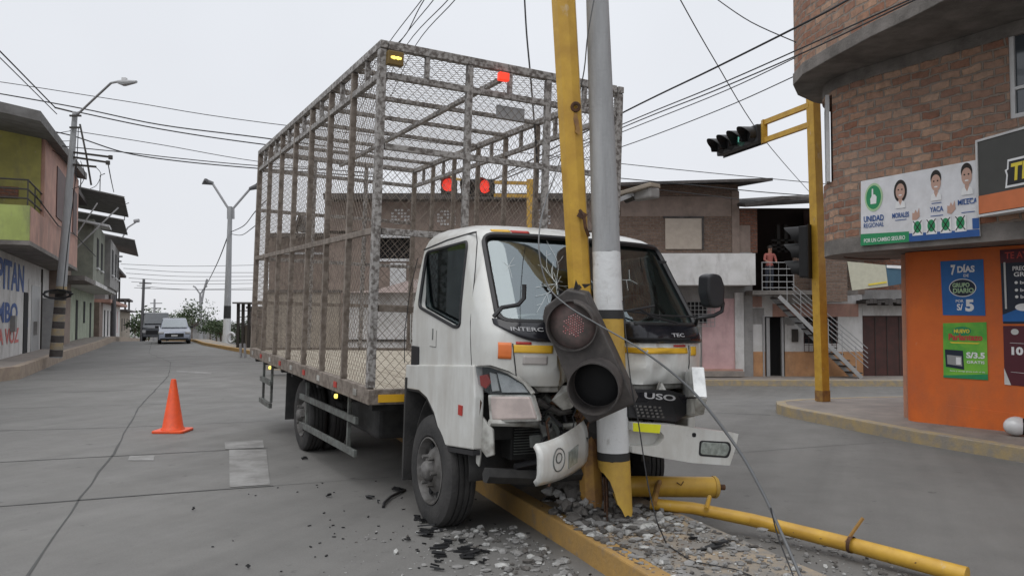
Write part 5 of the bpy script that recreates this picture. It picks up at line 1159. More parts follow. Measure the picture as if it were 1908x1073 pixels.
# mirror on the driver side
mq = LX(1336, 541, 1.05); arm = [frY(.74, 1.47, 0), LX(1300, 592, .98), LX(1330, 588, 1.03), LX(1345, 580, 1.05), LX(1347, 565, 1.05), LX(1342, 550, 1.05)]
MB().tube(arm, .014, 8).build('mirror_arm', M['black'], truck, smooth=50)
mm = MB(); mp = [LX(a, b, 1.08) for a, b in rounded([(1320, 514), (1330, 509), (1345, 512), (1353, 535), (1351, 570), (1338, 575), (1326, 572), (1319, 545)], 8)]
mm.prism(mp, (-.11, 0, 0)); mm.build('wing_mirror', M['black'], truck, bevel=.02, seg=3)
gm_ = [frY(.72, 1.55, -.02), frY(.69, 1.62, .03), frY(.64, 1.8, .03), frY(.66, 1.9, -.02)]; MB().tube([Vector((.62, .62, 1.55)), Vector((.60, .56, 1.62)), Vector((.50, .53, 1.78)), Vector((.42, .58, 1.86))], .012, 6).build('grab_handle', M['black'], truck, smooth=60)
MB().box(frY(.62, 1.93, .03), (.02, .06, .02)).build('roof_clip', M['black'], truck)
# ================================================================== CRASHED POLES
zb = PT0.z
wp = thing('utility_pole', 'white and grey concrete pole with yellow and black bands, broken at its foot', 'pole', tuple(PT0))
bands = [(zb, .575, 'yellowpole'), (.575, .63, 'poleblack'), (.63, 1.13, 'polewhite'), (1.13, 1.54, 'yellowpole'), (1.54, 1.60, 'poleblack'), (1.60, 2.00, 'polewhite'), (2.00, 9.5, 'pole')]
rj = random.Random(5)
for a, b, k in bands:
    m_ = MB(); n = 28; zs = [a, b] if b < 3 else lin(a, b, 12); vs = []
    for z in zs:
        c = axis_at(PT0, PT1, z); r = prad(z)+(.001 if k == 'poleblack' else 0)
        for j in range(n):
            an = 2*math.pi*j/n; zz = z
            if a == zb and z == a: zz = z+rj.uniform(0, .03)+.30*sst((.55-math.cos(an))/1.5)
            elif b < 3 and k != 'poleblack': zz = z+rj.uniform(-.004, .004) if z not in (a,) else z-.004
            vs.append((c.x+r*math.cos(an), c.y+r*math.sin(an), zz))
    fs = [(i*n+j, i*n+(j+1) % n, (i+1)*n+(j+1) % n, (i+1)*n+j) for i in range(len(zs)-1) for j in range(n)]
    m_.add(vs, fs)
    if b > 3: m_.add(vs[-n:], [tuple(range(n))])
    m_.build('shaft' if k == 'pole' else 'painted_band', M[k], wp, world=True, smooth=50)
m_ = MB()
for k in range(4): a = 2.2+k*.5; c = axis_at(PT0, PT1, zb+.02); m_.cyl((c.x+.07*math.cos(a), c.y+.07*math.sin(a), .1), (c.x+.08*math.cos(a), c.y+.08*math.sin(a), .45), .006, n=6)
m_.build('bent_rebar', M['rust'], wp, world=True)
MB().cyl((PT0.x+.03, PT0.y+.02, .36), (PT0.x, PT0.y, .7), .07, n=12).build('concrete_core', M['rubbledark'], wp, world=True)
yt = thing('signal_mast', 'yellow octagonal signal mast leaning against the crashed truck beside the white pole', 'mast', tuple(TT0))
pts_ = [axis_at(TT0, TT1, z) for z in (.05, .9, 2, 3.2, 4.5, 6, 7.5)]
m_ = MB(); m_.cur = 1; m_.tube(pts_[:2], .083, 8, False, phase=.2); m_.cur = 0; m_.tube(pts_[1:], [.083, .084, .086, .088, .088, .088], 8, True, phase=.2); m_.build('shaft', [M['yellow'], M['yellowdirty']], yt, world=True, bevel=.004)
def on_tube(px, py, d=.0):
    q = P(px, py, 5.3); c = axis_at(TT0, TT1, q.z); v = (CAM-c).normalized(); return P(px, py, (c+v*(.085)).y)
q = on_tube(1073, 199); MB().lathe(q+Vector((0, .01, 0)), (-.1, -1, -.2), [(0, .036), (.018, .036), (.022, .03), (.022, .016), (.006, .013)], 20).build('bolt_hole', M['rust'], yt, world=True, smooth=30)
MB().prism([on_tube(1070, 212), on_tube(1075, 212), on_tube(1082, 248), on_tube(1079, 252), on_tube(1071, 246), on_tube(1073, 240), on_tube(1068, 222)], (0, -.004, 0)).build('rust_run', M['yellowdirty'], yt, world=True)
MB().tube([on_tube(1080, 392)+Vector((0, -.01, 0)), on_tube(1087, 402)+Vector((0, -.03, 0)), on_tube(1090, 425)+Vector((0, -.03, 0)), on_tube(1097, 440)], .012, 6).build('bracket', M['rust'], yt, world=True)
MB().box(on_tube(1084, 402)+Vector((0, -.02, 0)), (.06, .02, .045), Euler((0, .5, 0)).to_matrix()).build('bracket_plate', M['rust'], yt, world=True)
# ------------------------------------------------------------------ fallen signal head
HC = P(1089, 655, 4.97); hd = Vector((.385, .0, -.92)).normalized(); n0 = Vector((-.24, -.95, -.12)); n0 = (n0-hd*n0.dot(hd)).normalized(); hr_ = hd.cross(n0)
if hr_.x < 0: hr_ = -hr_
RH = Matrix((hr_, hd, n0)).transposed()
sh = thing('broken_signal_head', 'dusty black traffic light head hanging broken against the white and yellow poles', 'traffic light', tuple(HC))
def HPt(a, b, c): return HC+hr_*a+hd*b+n0*c
body = MB(); oc_ = [(-.17, -.30), (-.13, -.36), (.05, -.41), (.15, -.34), (.168, .10), (.175, .42), (-.15, .44), (-.185, .34)]
body.prism([HPt(a, b, -.19) for a, b in oc_], n0*.19); body.build('housing', M['signal'], sh, world=True, bevel=.012, seg=3)
def lensunit(b0, lit, vis):
    c = HPt(0, b0, 0)
    v_ = MB(); n = 40; L0 = []; ro, ri = .163, .154
    for j in range(n+1):
        an = 2*math.pi*j/n; ca, sa_ = math.cos(an), math.sin(an)
        if vis: ln_ = .20+.0*sa_
        else: ln_ = .055+.03*max(0, -sa_*.3-ca)+rj.uniform(-.003, .003)+(.10 if (ca > .55 and sa_ < .2) else 0)
        L0.append((ca, sa_, ln_))
    vs = []
    for ca, sa_, ln_ in L0:
        for r_, h_ in ((ro, -.002), (ro, ln_), (ri, ln_), (ri, -.002)): vs.append(c+(hr_*ca+hd*sa_)*r_+n0*h_)
    fs = [(4*j+k, 4*j+4+k, 4*j+4+(k+1) % 4, 4*j+(k+1) % 4) for j in range(n) for k in range(3)]
    v_.add(vs, fs); v_.build('visor', M['signal'], sh, world=True, smooth=40)
    l_ = MB(); l_.lathe(c+n0*(.004 if not vis else -.004), n0, [(.0, .154), (.012, .14), (.022, .09), (.026, .0)], 36)
    lo = l_.build('lens', M['lensred'] if lit else M['signalin'], sh, world=True, smooth=60)
    if lit:
        d_ = MB()
        for ii in range(-8, 9):
            for jj in range(-8, 9):
                a, b = ii*.0155+(jj % 2)*.008, jj*.0145
                if (a-.035)**2+(b-.01)**2 < .088**2*rj.uniform(.4, 1.5): d_.box(c+hr_*a+hd*b+n0*(.031-1.1*(a*a+b*b)), (.0065, .0065, .004), RH)
        d_.build('led_dots', M['reddot'], lo, world=True)
lensunit(-.185, True, False); lensunit(.215, False, True)
m_ = MB()
for k in range(9): a = rj.uniform(-.13, .15); m_.prism([HPt(a, -.37, -.1), HPt(a+.05, -.38, -.12), HPt(a+.03+rj.uniform(-.03, .03), -.37-rj.uniform(.03, .10), -.08+rj.uniform(-.05, .05))], n0*.006)
m_.build('jagged_plastic', M['signal'], sh, world=True)
# ------------------------------------------------------------------ fallen yellow pipes
def onG(px, py, h): return G(px, py, h)
p1 = thing('fallen_post_stub', 'short thick yellow post stub lying behind the broken white pole', 'post', tuple(onG(1260, 905, .25)))
a, b = onG(1150, 905, .27), onG(1333, 907, .24); m_ = MB(); m_.tube([a, b], .078, 20); m_.build('tube', M['yellow'], p1, world=True, smooth=40)
ax_ = (b-a).normalized(); m_ = MB(); m_.lathe(b, ax_, [(-.02, .084), (.0, .084), (.012, .075), (.012, .02), (.06, .018)], 20, True); m_.build('end_cap', M['yellowpole'], p1, world=True, smooth=30)
MB().cyl(b+ax_*.012, b+ax_*.075, .022, n=10).build('rusty_bolt', M['rust'], p1, world=True)
c = a.lerp(b, .62)+Vector((0, -.08, .0)); MB().tube([c+Vector((-.03, 0, .05)), c+Vector((0, -.01, .03)), c+Vector((.02, -.01, .06))], .005, 6).build('wire_tie', M['rust'], p1, world=True)
p2 = thing('fallen_signal_arm', 'long thin yellow pipe lying from the pole foot across rubble to the road', 'pipe', tuple(onG(1300, 950, .2)))
pts_ = [onG(1212, 938, .20), onG(1290, 946, .19), onG(1400, 968, .12), onG(1600, 1018, .10), onG(1802, 1072, .07)]
MB().tube(pts_, [.040, .042, .045, .048, .050], 18).build('tube', M['yellow'], p2, world=True, smooth=40)
q = onG(1577, 1010, .12); MB().tube([q, q+Vector((.04, -.01, .07)), q+Vector((.10, -.02, .16))], .012, 6).build('bracket', M['yellowdirty'], p2, world=True)
q = onG(1586, 1014, .11); MB().lathe(q, (pts_[-1]-pts_[2]).normalized(), [(-.012, .053), (.012, .053)], 18).build('clamp_ring', M['rust'], p2, world=True)
for px, py in ((1262, 941), (1475, 986), (1525, 997), (1700, 1041)):
    q = onG(px, py, .16); MB().rock(q+Vector((0, -.035, -.01)), .009, rj).build('rust_spot', M['rust'], p2, world=True)
MB().tube([onG(1218, 938, .23), onG(1225, 905, .3), onG(1232, 892, .3)], .022, 8).build('cross_bracket', M['yellowdirty'], p2, world=True); MB().tube([onG(1316, 948, .2), onG(1322, 925, .25)], .016, 8).build('cross_bracket', M['yellow'], p2, world=True)
# ------------------------------------------------------------------ rubble
rr2 = random.Random(21)
def med_l(y): return .74-.385*(y-4.27)
rub = MB()
def scatter(mb, n, gen, rlo, rhi, mats=1, sink=.3):
    for _ in range(n):
        x, y = gen(); on = med_l(y)+.02 < x < med_l(y)+.95 and y < 9; z = (.15 if on else 0); r = rlo+(rhi-rlo)*rr2.random()**3; mb.cur = rr2.randrange(mats); mb.rock((x, y, z+r*sink), r, rr2)
def g1():
    y = rr2.gauss(5.40, .28); return (max(rr2.gauss(.66, .24), med_l(y)+.08), y)
def g2():
    y = rr2.uniform(4.1, 5.8); return (med_l(y)+.05+rr2.random()**1.2*1.0, y)
def g3():
    y = rr2.uniform(4.3, 5.8); return (med_l(y)-.12-abs(rr2.gauss(0, .38)), y)
def g4():
    return (rr2.uniform(1.0, 2.4), rr2.uniform(4.2, 5.6))
def g5(): return (rr2.uniform(-1.2, .4), rr2.uniform(4.2, 5.7))
scatter(rub, 420, g1, .008, .05, 5); scatter(rub, 1100, g2, .005, .032, 5); scatter(rub, 620, g3, .004, .036, 5); scatter(rub, 650, g4, .004, .028, 5); scatter(rub, 260, g5, .003, .013, 5)
tag(rub.build('rubble', [M['rubble'], M['chunkwhite'], M['rubbledark'], M['rubble'], M['rubble']]), 'small broken concrete rubble scattered round the pole foot and kerb', 'rubble', kind='stuff')
sm_ = MB()
for _ in range(900):
    x, y = (rr2.gauss(.75, .30), rr2.gauss(5.1, .40)); x = max(x, med_l(y)+.05)
    if x < med_l(y)+.92: sm_.rock((x, y, .152), rr2.uniform(.004, .013), rr2)
tag(sm_.build('loose_soil', mat('brown_soil', (.17, .125, .09), .95, (.09, .07, .05), 9)), 'brown crumbs of soil spread among the rubble on the median', 'soil', kind='stuff')
mound = thing('broken_foundation', 'dark mound of broken foundation concrete heaved up under the leaning poles', 'foundation', (.6, 5.6, .15))
m_ = MB()
def mz(x, y): return .15+max(0, .30*math.exp(-((x-.50)**2/.055+(y-5.72)**2/.06)))
m_.grid(lambda u, v: (lambda x, y: Vector((x, y, mz(x, y)-.012+.02*math.sin(37*u+11*v)*math.sin(29*v-7*u))))(med_l(5.3+.8*v)+.14+.72*u, 5.3+.8*v), 30, 26); m_.build('earth', M['rubbledark'], mound, world=True)
mb = MB()
for _ in range(120):
    x, y = rr2.gauss(.55, .14), rr2.gauss(5.62, .15); r = rr2.uniform(.02, .06); x = max(x, med_l(y)+.1); mb.cur = rr2.randrange(2); mb.rock((x, y, mz(x, y)+r*.2), r, rr2)
tag(mb.build('broken_lumps', [M['rubbledark'], M['rubble']], mound, world=True), kind='stuff')
chunks = [(972, 1003, .05), (1000, 1045, .04), (1232, 1052, .035), (1190, 1040, .03), (1310, 985, .04), (1180, 952, .045), (1100, 955, .05), (1140, 958, .04), (1060, 975, .04), (870, 1000, .03), (1020, 935, .035), (1255, 965, .03), (1340, 1010, .03), (1450, 1010, .035), (1290, 975, .03), (1015, 1020, .03), (1420, 990, .03), (1380, 1050, .03)]
for k, (px, py, r) in enumerate(chunks):
    on = px > 1000 and px < 1330; q = G(px, py, .15 if on and py < 1000+(px-1000)*.35 or px > 1150 and px < 1450 else 0)
    o = MB().rock((0, 0, 0), r, rr2).build('concrete_chunk', M['chunkwhite'] if k in (0, 2, 7) else M['rubble']); o.location = q+UP*r*.35
    tag(o, 'pale lump of broken concrete lying among smaller rubble by the kerb', 'rubble', 'large concrete lumps near the kerb')
MB_s = MB()
for px, py, L_ in ((800, 988, .16), (815, 992, .10), (822, 1022, .14), (815, 1036, .10), (880, 1032, .20), (870, 1026, .12), (772, 968, .10), (790, 975, .08), (735, 915, .12), (568, 856, .08), (692, 929, .06), (705, 938, .03), (816, 1062, .07), (790, 1000, .16), (760, 1009, .04), (820, 1048, .05), (860, 1012, .05), (360, 951, .03), (612, 926, .05), (460, 1060, .03), (830, 1012, .08), (905, 1000, .04), (900, 1050, .04), (1290, 1050, .05), (1330, 1068, .18), (870, 1040, .10)):
    q = G(px, py, 0); a = rr2.uniform(-.4, .4)
    if px > 1250: q.z = .15
    for j in range(3): MB_s.box(q+Vector((rr2.uniform(-.3, .3)*L_, rr2.uniform(-.3, .3)*L_, .012+.008*j)), (L_*rr2.uniform(.4, 1), L_*rr2.uniform(.1, .3), .01), Euler((rr2.uniform(-.3, .3), rr2.uniform(-.2, .2), a+rr2.uniform(-.5, .5))).to_matrix())
for _ in range(90):
    q = Vector((rr2.gauss(-.5, .9), rr2.uniform(4.2, 7.5), 0)); MB_s.box(q+UP*.006, (rr2.uniform(.008, .03), rr2.uniform(.004, .012), .006), Euler((0, 0, rr2.uniform(0, 3))).to_matrix())
tag(MB_s.build('plastic_shards', M['shard']), 'black plastic shards scattered on the road before the front wheel', 'debris', kind='stuff')
pts_ = [G(714, 944, .01), G(716, 936, .02), G(728, 925, .02), G(742, 918, .02), G(755, 912, .01)]; tag(MB().tube(pts_, .012, 6).build('rubber_strip', M['black'], smooth=60), 'curved black rubber strip on the road behind front wheel', 'debris')
# ------------------------------------------------------------------ traffic cone
cp = G(322, 804, 0); cn = thing('traffic_cone', 'orange traffic cone standing on the road left of the truck', 'cone', (cp.x, cp.y, 0))
MB().prism([(cp.x+a, cp.y+b, .0) for a, b in rounded([(-.215, -.2), (.215, -.2), (.215, .2), (-.215, .2)], .06)], (0, 0, .035)).build('base', M['cone'], cn, world=True, bevel=.01)
MB().lathe((cp.x, cp.y, .036), (0, 0, 1), [(0, .155), (.02, .145), (.03, .135), (.66, .034), (.675, .028), (.675, .02), (.64, .016)], 36).build('body', M['cone'], cn, world=True, smooth=40)
# ------------------------------------------------------------------ mast and signal at the right
b0 = G(1533, 747, .15); ms = thing('signal_mast', 'square yellow signal mast on the right pavement nose below the curved brick', 'mast', tuple(b0)); MY = b0.y
b1 = P(1515, 185, MY); rz = Euler((0, 0, R(24))).to_matrix()
def sqtube(m_, p, q, s, rot):
    d = [(-1, -1), (1, -1), (1, 1), (-1, 1)]; m_.prism([p+rot @ Vector((a*s/2, b*s/2, 0)) for a, b in d], q-p); return m_
sqtube(MB(), b0-UP*.0, b1+(b1-b0)*.05, .165, rz).build('post', M['yellow'], ms, world=True, bevel=.008)
sqtube(MB(), b0, b0+(b1-b0)*.035, .171, rz).build('rusty_foot', M['yellowdirty'], ms, world=True)
e0u, e0l = P(1509, 196, MY), P(1510, 232, MY); zu, zl = e0u.z, e0l.z
def Pz(px, py, z): return hit(px, py, (0, 0, z), UP)
e1u, e1l = Pz(1424, 229, zu), Pz(1424, 262, zl); e1l = Vector((e1u.x, e1u.y, zl))
MB().beam(e0u, e1u, .07, .09).build('arm', M['yellow'], ms, world=True); MB().beam(e0l, e1l, .07, .09).build('arm', M['yellow'], ms, world=True); MB().beam(e1u+UP*.05, e1l-UP*.05, .09, .1).build('arm_end', M['yellow'], ms, world=True)
ad = (e1u-e0u); ad.z = 0; ad.normalize(); an_ = Vector((-ad.y, ad.x, 0)); an_ = an_ if an_.x < 0 else -an_
def signal_head(label, c, ad, an_, n, lit, housing=M['signaldark'], vertical=False, group=None, pitch=.345):
    t = thing('traffic_signal', label, 'traffic light', tuple(c), group=group); stp = UP*-1 if vertical else ad; sidev = ad if vertical else UP
    rot = Matrix((stp, an_, stp.cross(an_))).transposed()
    MB().box(c+stp*(pitch*(n-1)/2), (pitch*n, .16, .34), rot).build('housing', housing, t, world=True, bevel=.02)
    MB().box(c+stp*(pitch*(n-1)/2)-an_*.09, (pitch*n+.04, .012, .40), rot).build('backplate', housing, t, world=True)
    for k in range(n):
        cc = c+stp*pitch*k+an_*.081; m_ = MB(); vs = []; N_ = 24; up_v = UP if not vertical else UP
        a_ = UP; b_ = an_.cross(UP)
        for j in range(N_+1):
            an = R(-215)+R(250)*j/N_+R(90)+R(90); an = R(-35)+R(250)*j/N_; ca, sa_ = math.cos(an), math.sin(an)
            for r_, h_ in ((.155, 0), (.155, .30*(.45+.55*max(0, sa_))), (.148, .30*(.45+.55*max(0, sa_))), (.148, 0)): vs.append(cc+(b_*ca+a_*sa_)*r_+an_*h_)
        m_.add(vs, [(4*j+q_, 4*j+4+q_, 4*j+4+(q_+1) % 4, 4*j+(q_+1) % 4) for j in range(N_) for q_ in range(3)]); m_.build('visor', housing, t, world=True, smooth=40)
        MB().lathe(cc, an_, [(0, .148), (.012, .13), (.022, .08), (.025, 0)], 24).build('lens', lit[k], t, world=True, smooth=60)
    return t
hc = (e1u+e1l)/2+ad*.28
sgl = signal_head('four lamp signal head lying level at the end of the yellow mast arm', hc, ad, (an_-UP*.06).normalized(), 4, [M['signalin'], M['greenoff'], M['signalin'], M['signalin']])
MB().box(hc+ad*.345+an_*.115-UP*.02+Vector((0, 0, 0)), (.05, .02, .10)).build('lit_segment', M['greenhi'], sgl, world=True)
# vertical head on the mast for the other road
vc = P(1503, 438, MY+.1); signal_head('dark signal head turned away on the left side of the square mast', vc, Vector((1, 0, 0)), Vector((-.75, .66, 0)).normalized(), 3, [M['signalin']]*3, M['signalin'], vertical=True, pitch=.29)
MB().cyl(b0.lerp(b1, .5)+Vector((0, 0, 0)), b0.lerp(b1, .5)+Vector((-.12, .1, 0)), .02).build('bracket', M['darksteel'], ms, world=True)
# signal heads seen through the cage
MY2 = 17.0; q0 = P(990, 660, MY2); m2 = thing('signal_mast', 'yellow signal mast partly seen behind the cage and the white pole', 'mast', (q0.x, q0.y, -.2))
MB().cyl((q0.x, MY2, -.4), (q0.x, MY2, P(990, 335, MY2).z), .10, n=10).build('post', M['yellow'], m2, world=True)
for py in (342, 366): MB().beam((q0.x, MY2, P(990, py, MY2).z), P(920, py-2, MY2), .07, .07).build('arm', M['yellow'], m2, world=True)
c = P(904, 349, MY2); signal_head('signal head with red light on, right hand one seen through cage', c, Vector((-1, 0, 0)), Vector((-.2, -1, 0)).normalized(), 2, [M['redlit'], M['signalin']])
c = P(836, 346, MY2+1); signal_head('signal head with bright red lamp left of the centre post in cage', c, Vector((1, 0, 0)), Vector((0, -1, 0)), 1, [M['redlit']])
MB().beam(P(862, 341, MY2+.1), P(920, 341, MY2+.1), .06, .06).build('arm', M['yellow'], m2, world=True)
MB().beam(P(836, 330, MY2+1.2), P(870, 338, MY2+.1), .05, .05).build('arm', M['yellow'], m2, world=True)
# pale housing on the pole
ch = thing('camera_housing', 'pale weathered box housing on a short arm right of the white pole', 'camera', tuple(P(1195, 358, 9)))
MB().beam(P(1140, 378, 9), P(1180, 362, 9), .05, .05).build('arm', M['steel'], ch, world=True)
hv = (P(1222, 350, 8.8)-P(1165, 368, 9.1)); MB().beam(P(1163, 362, 9.1), P(1222, 345, 8.8), .20, .05).build('cover', M['plaster'], ch, world=True, bevel=.01); MB().beam(P(1182, 366, 9.1), P(1221, 359, 8.8), .15, .12).build('body', M['greywall'], ch, world=True, bevel=.02)
MB().cyl(P(1166, 372, 9.1), P(1182, 366, 9.0), .045).build('lens_hood', M['darksteel'], ch, world=True)
# ------------------------------------------------------------------ people: the figure on the balcony
def figure(name, label, loc, h, face, mats):
    """joints -> skin surface, one continuous body"""
    J = {'pel': (0, 0, .53), 'bel': (0, .01, .60), 'che': (0, .02, .73), 'nek': (0, .03, .82), 'hd0': (0, .04, .875), 'hd1': (0, .045, .955),
         'sl': (-.10, .02, .785), 'el': (-.135, .04, .66), 'wl': (-.09, .14, .60), 'fl': (-.085, .18, .595), 'sr': (.10, .02, .785), 'er': (.14, .05, .66), 'wr': (.10, .15, .61), 'fr': (.095, .19, .605),
         'hl': (-.05, 0, .50), 'kl': (-.055, .015, .28), 'al': (-.055, -.01, .045), 'tl': (-.06, .07, .02), 'hr': (.05, 0, .50), 'kr': (.06, .0, .28), 'ar': (.065, -.03, .045), 'tr': (.07, .05, .02)}
    Rr = {'pel': .078, 'bel': .068, 'che': .08, 'nek': .034, 'hd0': .045, 'hd1': .048, 'sl': .036, 'el': .027, 'wl': .019, 'fl': .02, 'sr': .036, 'er': .027, 'wr': .019, 'fr': .02, 'hl': .055, 'kl': .037, 'al': .026, 'tl': .022, 'hr': .055, 'kr': .037, 'ar': .026, 'tr': .022}
    E_ = [('pel', 'bel'), ('bel', 'che'), ('che', 'nek'), ('nek', 'hd0'), ('hd0', 'hd1'), ('che', 'sl'), ('sl', 'el'), ('el', 'wl'), ('wl', 'fl'), ('che', 'sr'), ('sr', 'er'), ('er', 'wr'), ('wr', 'fr'), ('pel', 'hl'), ('hl', 'kl'), ('kl', 'al'), ('al', 'tl'), ('pel', 'hr'), ('hr', 'kr'), ('kr', 'ar'), ('ar', 'tr')]
    ks = list(J); me = bpy.data.meshes.new(name); me.from_pydata([tuple(c*h for c in J[k]) for k in ks], [(ks.index(a), ks.index(b)) for a, b in E_], [])
    o = bpy.data.objects.new(name, me); col.objects.link(o); o.modifiers.new('s', 'SKIN'); s2 = o.modifiers.new('u', 'SUBSURF'); s2.levels = s2.render_levels = 2
    for i, k in enumerate(ks): o.data.skin_vertices[0].data[i].radius = (Rr[k]*h, Rr[k]*h*(.8 if k in ('che', 'bel', 'pel') else 1))
    o.data.skin_vertices[0].data[0].use_root = True
    bake(o, [])
    for m_ in mats: o.data.materials.append(m_)
    for p in o.data.polygons:
        p.use_smooth = True; z = p.center.z/h; x = abs(p.center.x/h)
        p.material_index = 2 if z < .53 and x < .11 and p.center.y < .1*h else (1 if z < .815 and not (p.center.y > .10*h) else 0)
    o.location = loc; o.rotation_euler = (0, 0, face); WM[o.name] = Matrix.Translation(Vector(loc)) @ Matrix.Rotation(face, 4, 'Z'); tag(o, label, 'person')
    hh = MB(); hh.grid(lambda u, v: Vector((.056*h*math.cos(2*math.pi*u)*math.sin(.55*math.pi*v), .035*h+.062*h*math.sin(2*math.pi*u)*math.sin(.55*math.pi*v), .925*h+.062*h*math.cos(.55*math.pi*v))), 16, 6); ho = hh.build('hair', M['hair'], smooth=60); ho.parent = o
    fc = MB()
    for sx in (-1, 1): fc.box((sx*.018*h, .092*h, .918*h), (.012*h, .006*h, .006*h))
    fc.box((0, .090*h, .880*h), (.025*h, .005*h, .005*h)); fo = fc.build('eyes_and_mouth', M['hair']); fo.parent = o
    no = MB(); no.box((0, .096*h, .902*h), (.012*h, .018*h, .022*h)); nn_ = no.build('nose', M['skin'], bevel=.004); nn_.parent = o
    return o
pq = P(1434, 541, BY-.35); figure('person', 'person in red top and dark trousers leaning on the upper balcony rail', (pq.x, pq.y, pq.z), 1.66, R(190), [M['skin'], M['shirt'], M['trousers']])
# ------------------------------------------------------------------ left street furniture
def band_pole(name, label, px0, py0, Y, px1, py1, r0, r1, bands=None, arms=None, cat='pole', m='pole'):
    a, b = P(px0, py0, Y), P(px1, py1, Y); t = thing(name, label, cat, tuple(a)); m_ = MB(); zs = lin(0, 1, 10)
    m_.tube([a.lerp(b, k) for k in zs], [r0+(r1-r0)*k for k in zs], 14); m_.build('shaft', M[m], t, world=True, smooth=50)
    for (y0, y1, mm_) in (bands or []):
        f0, f1 = (py0-y0)/(py0-py1), (py0-y1)/(py0-py1); MB().tube([a.lerp(b, f0), a.lerp(b, f1)], [r0+(r1-r0)*f0+.006, r0+(r1-r0)*f1+.006], 14).build('painted_band', M[mm_], t, world=True, smooth=50)
    return t, a, b
bd = []
for k, y in enumerate(range(664, 540, -13)): bd.append((y, y-12.4, 'tin' if k % 2 == 0 else 'kerb2'))
t, a, b = band_pole('street_lamp', 'concrete lamp pole with black and yellow bands on the left pavement edge', 104, 666, 23.6, 140, 209, .175, .075, bd, cat='street lamp')
Y_ = 23.6
MB().tube([P(145, 213, Y_), P(180, 180, Y_-.5), P(207, 155, Y_-1), P(222, 152, Y_-1.2)], .035, 8).build('lamp_arm', M['steel'], t, world=True, smooth=50)
MB().tube([P(220, 153, Y_-1.2), P(232, 155, Y_-1.3), P(254, 153, Y_-1.6)], [.05, .10, .04], 8).build('lamp_head', M['steel'], t, world=True)
MB().box(P(232, 149, Y_-1.3), (.12, .12, .10)).build('photocell', M['frame'], t, world=True)
for y0, x1, y1 in ((284, 206, 293), (293, 202, 303), (307, 178, 311)): MB().beam(P(136, y0, Y_), P(x1, y1, Y_-.8), .06, .06).build('crossarm', M['darksteel'], t, world=True)
for x, y in ((206, 293), (201, 303)): MB().cyl(P(x, y+4, Y_-.8), P(x, y-3, Y_-.8), .06).build('insulator', M['darksteel'], t, world=True)
for y in (216, 238): MB().beam(P(130, y, Y_-.15), P(151, y, Y_-.15), .06, .05).build('clamp', M['darksteel'], t, world=True)
MB().beam(P(103, 201, Y_+.5), P(140, 210, Y_), .05, .05).build('stay_arm', M['darksteel'], t, world=True)
MB().tube([P(149, 232, Y_-.2), P(160, 285, Y_-.3), P(170, 345, Y_-.3)], .03, 6).build('hanging_conduit', M['darksteel'], t, world=True)
MB().box(P(113, 545, Y_-.2), (.5, .3, .08)).build('cable_coil_shelf', M['darksteel'], t, world=True)
cl = tag(MB().tube([P(107+26*math.cos(a_/12*6.283)*(1+.1*math.sin(a_*3)), 548+8*math.sin(a_/12*6.283), 23.2+.1*math.sin(a_)) for a_ in range(37)], .03, 5).build('cable_coil', M['cable']), 'tangled black cable coil tied round the banded lamp pole', 'cable')
t, a, b = band_pole('street_lamp', 'double arm lamp pole standing on the median beyond the truck', 422, 641, 45, 429, 385, .22, .12, [(593, 570, 'poleblack'), (641, 594, 'polewhite')], cat='street lamp')
for s_, x1, y1, xe, ye in ((-1, 396, 342, 383, 337), (1, 466, 352, 480, 345)):
    MB().tube([P(430+s_*5, 408, 45), P(430+s_*5, 388, 45), P(x1, y1, 45), P(xe+s_*-4, ye+1, 45)], .07, 6).build('lamp_arm', M['farpole'], t, world=True, smooth=50); MB().tube([P(x1-s_*1, y1, 45), P(xe+s_*4, ye+1, 45), P(xe-s_*2, ye-1, 44.8)], [.10, .20, .10], 8).build('lamp_head', M['farpaint'], t, world=True)
for i_, (px, py, Y, x1, y1, m2_, lb_) in enumerate([(375, 632, 88, 373, 545, 'farpole', 'far lamp pole with forked top standing on the median'), (210, 641, 58, 214, 470, 'farpaint', 'dark pole in front of the low white row house'), (263, 641, 75, 268, 520, 'farpaint', 'thin dark pole at the end of the left row'), (287, 632, 100, 288, 557, 'farpole', 'thin pole behind the parked cars, left of silver car'), (306, 620, 130, 307, 583, 'farpaint', 'tiny farthest pole above the silver car')]):
    t, a, b = band_pole('utility_pole', lb_, px, py+12, Y, x1, y1, .20 if i_ < 2 else .16, .12, m=m2_)
    for k in range(2 if i_ != 0 else 0): MB().beam(P(x1-8+k*3, y1+8+k*9, Y), P(x1+14-k*2, y1+8+k*9, Y), .1, .1).build('crossarm', M['farpaint'], t, world=True)
    if i_ == 1: MB().tube([P(x1, y1, Y), P(238, 424, Y), P(258, 411, Y)], .06, 6).build('lamp_arm', M['farpole'], t, world=True); MB().tube([P(250, 412, Y), P(259, 411, Y)], .14, 8).build('lamp_head', M['farpole'], t, world=True)
    if i_ == 0:
        for s_ in (-1, 1): MB().tube([P(373, 548, Y), P(373+s_*9, 535, Y), P(373+s_*13, 533, Y)], .09, 6).build('lamp_arm', M['farpole'], t, world=True)
        MB().tube([P(374, 575, Y), P(380, 540, Y), P(386, 520, Y)], .12, 6).build('bent_pipe', M['farpole'], t, world=True)
for k, (px, y1, Y) in enumerate([(384, 592, 95), (392, 600, 100), (398, 605, 90), (404, 596, 110)]):
    tag(MB().tube([P(px, 650, Y), P(px, y1, Y)], .12, 8).build('thin_post', M['farpole']), ('leftmost', 'second from left', 'third from left', 'rightmost')[k]+' thin distant post on the median left of the double lamp pole', 'post', 'thin distant posts on the median')
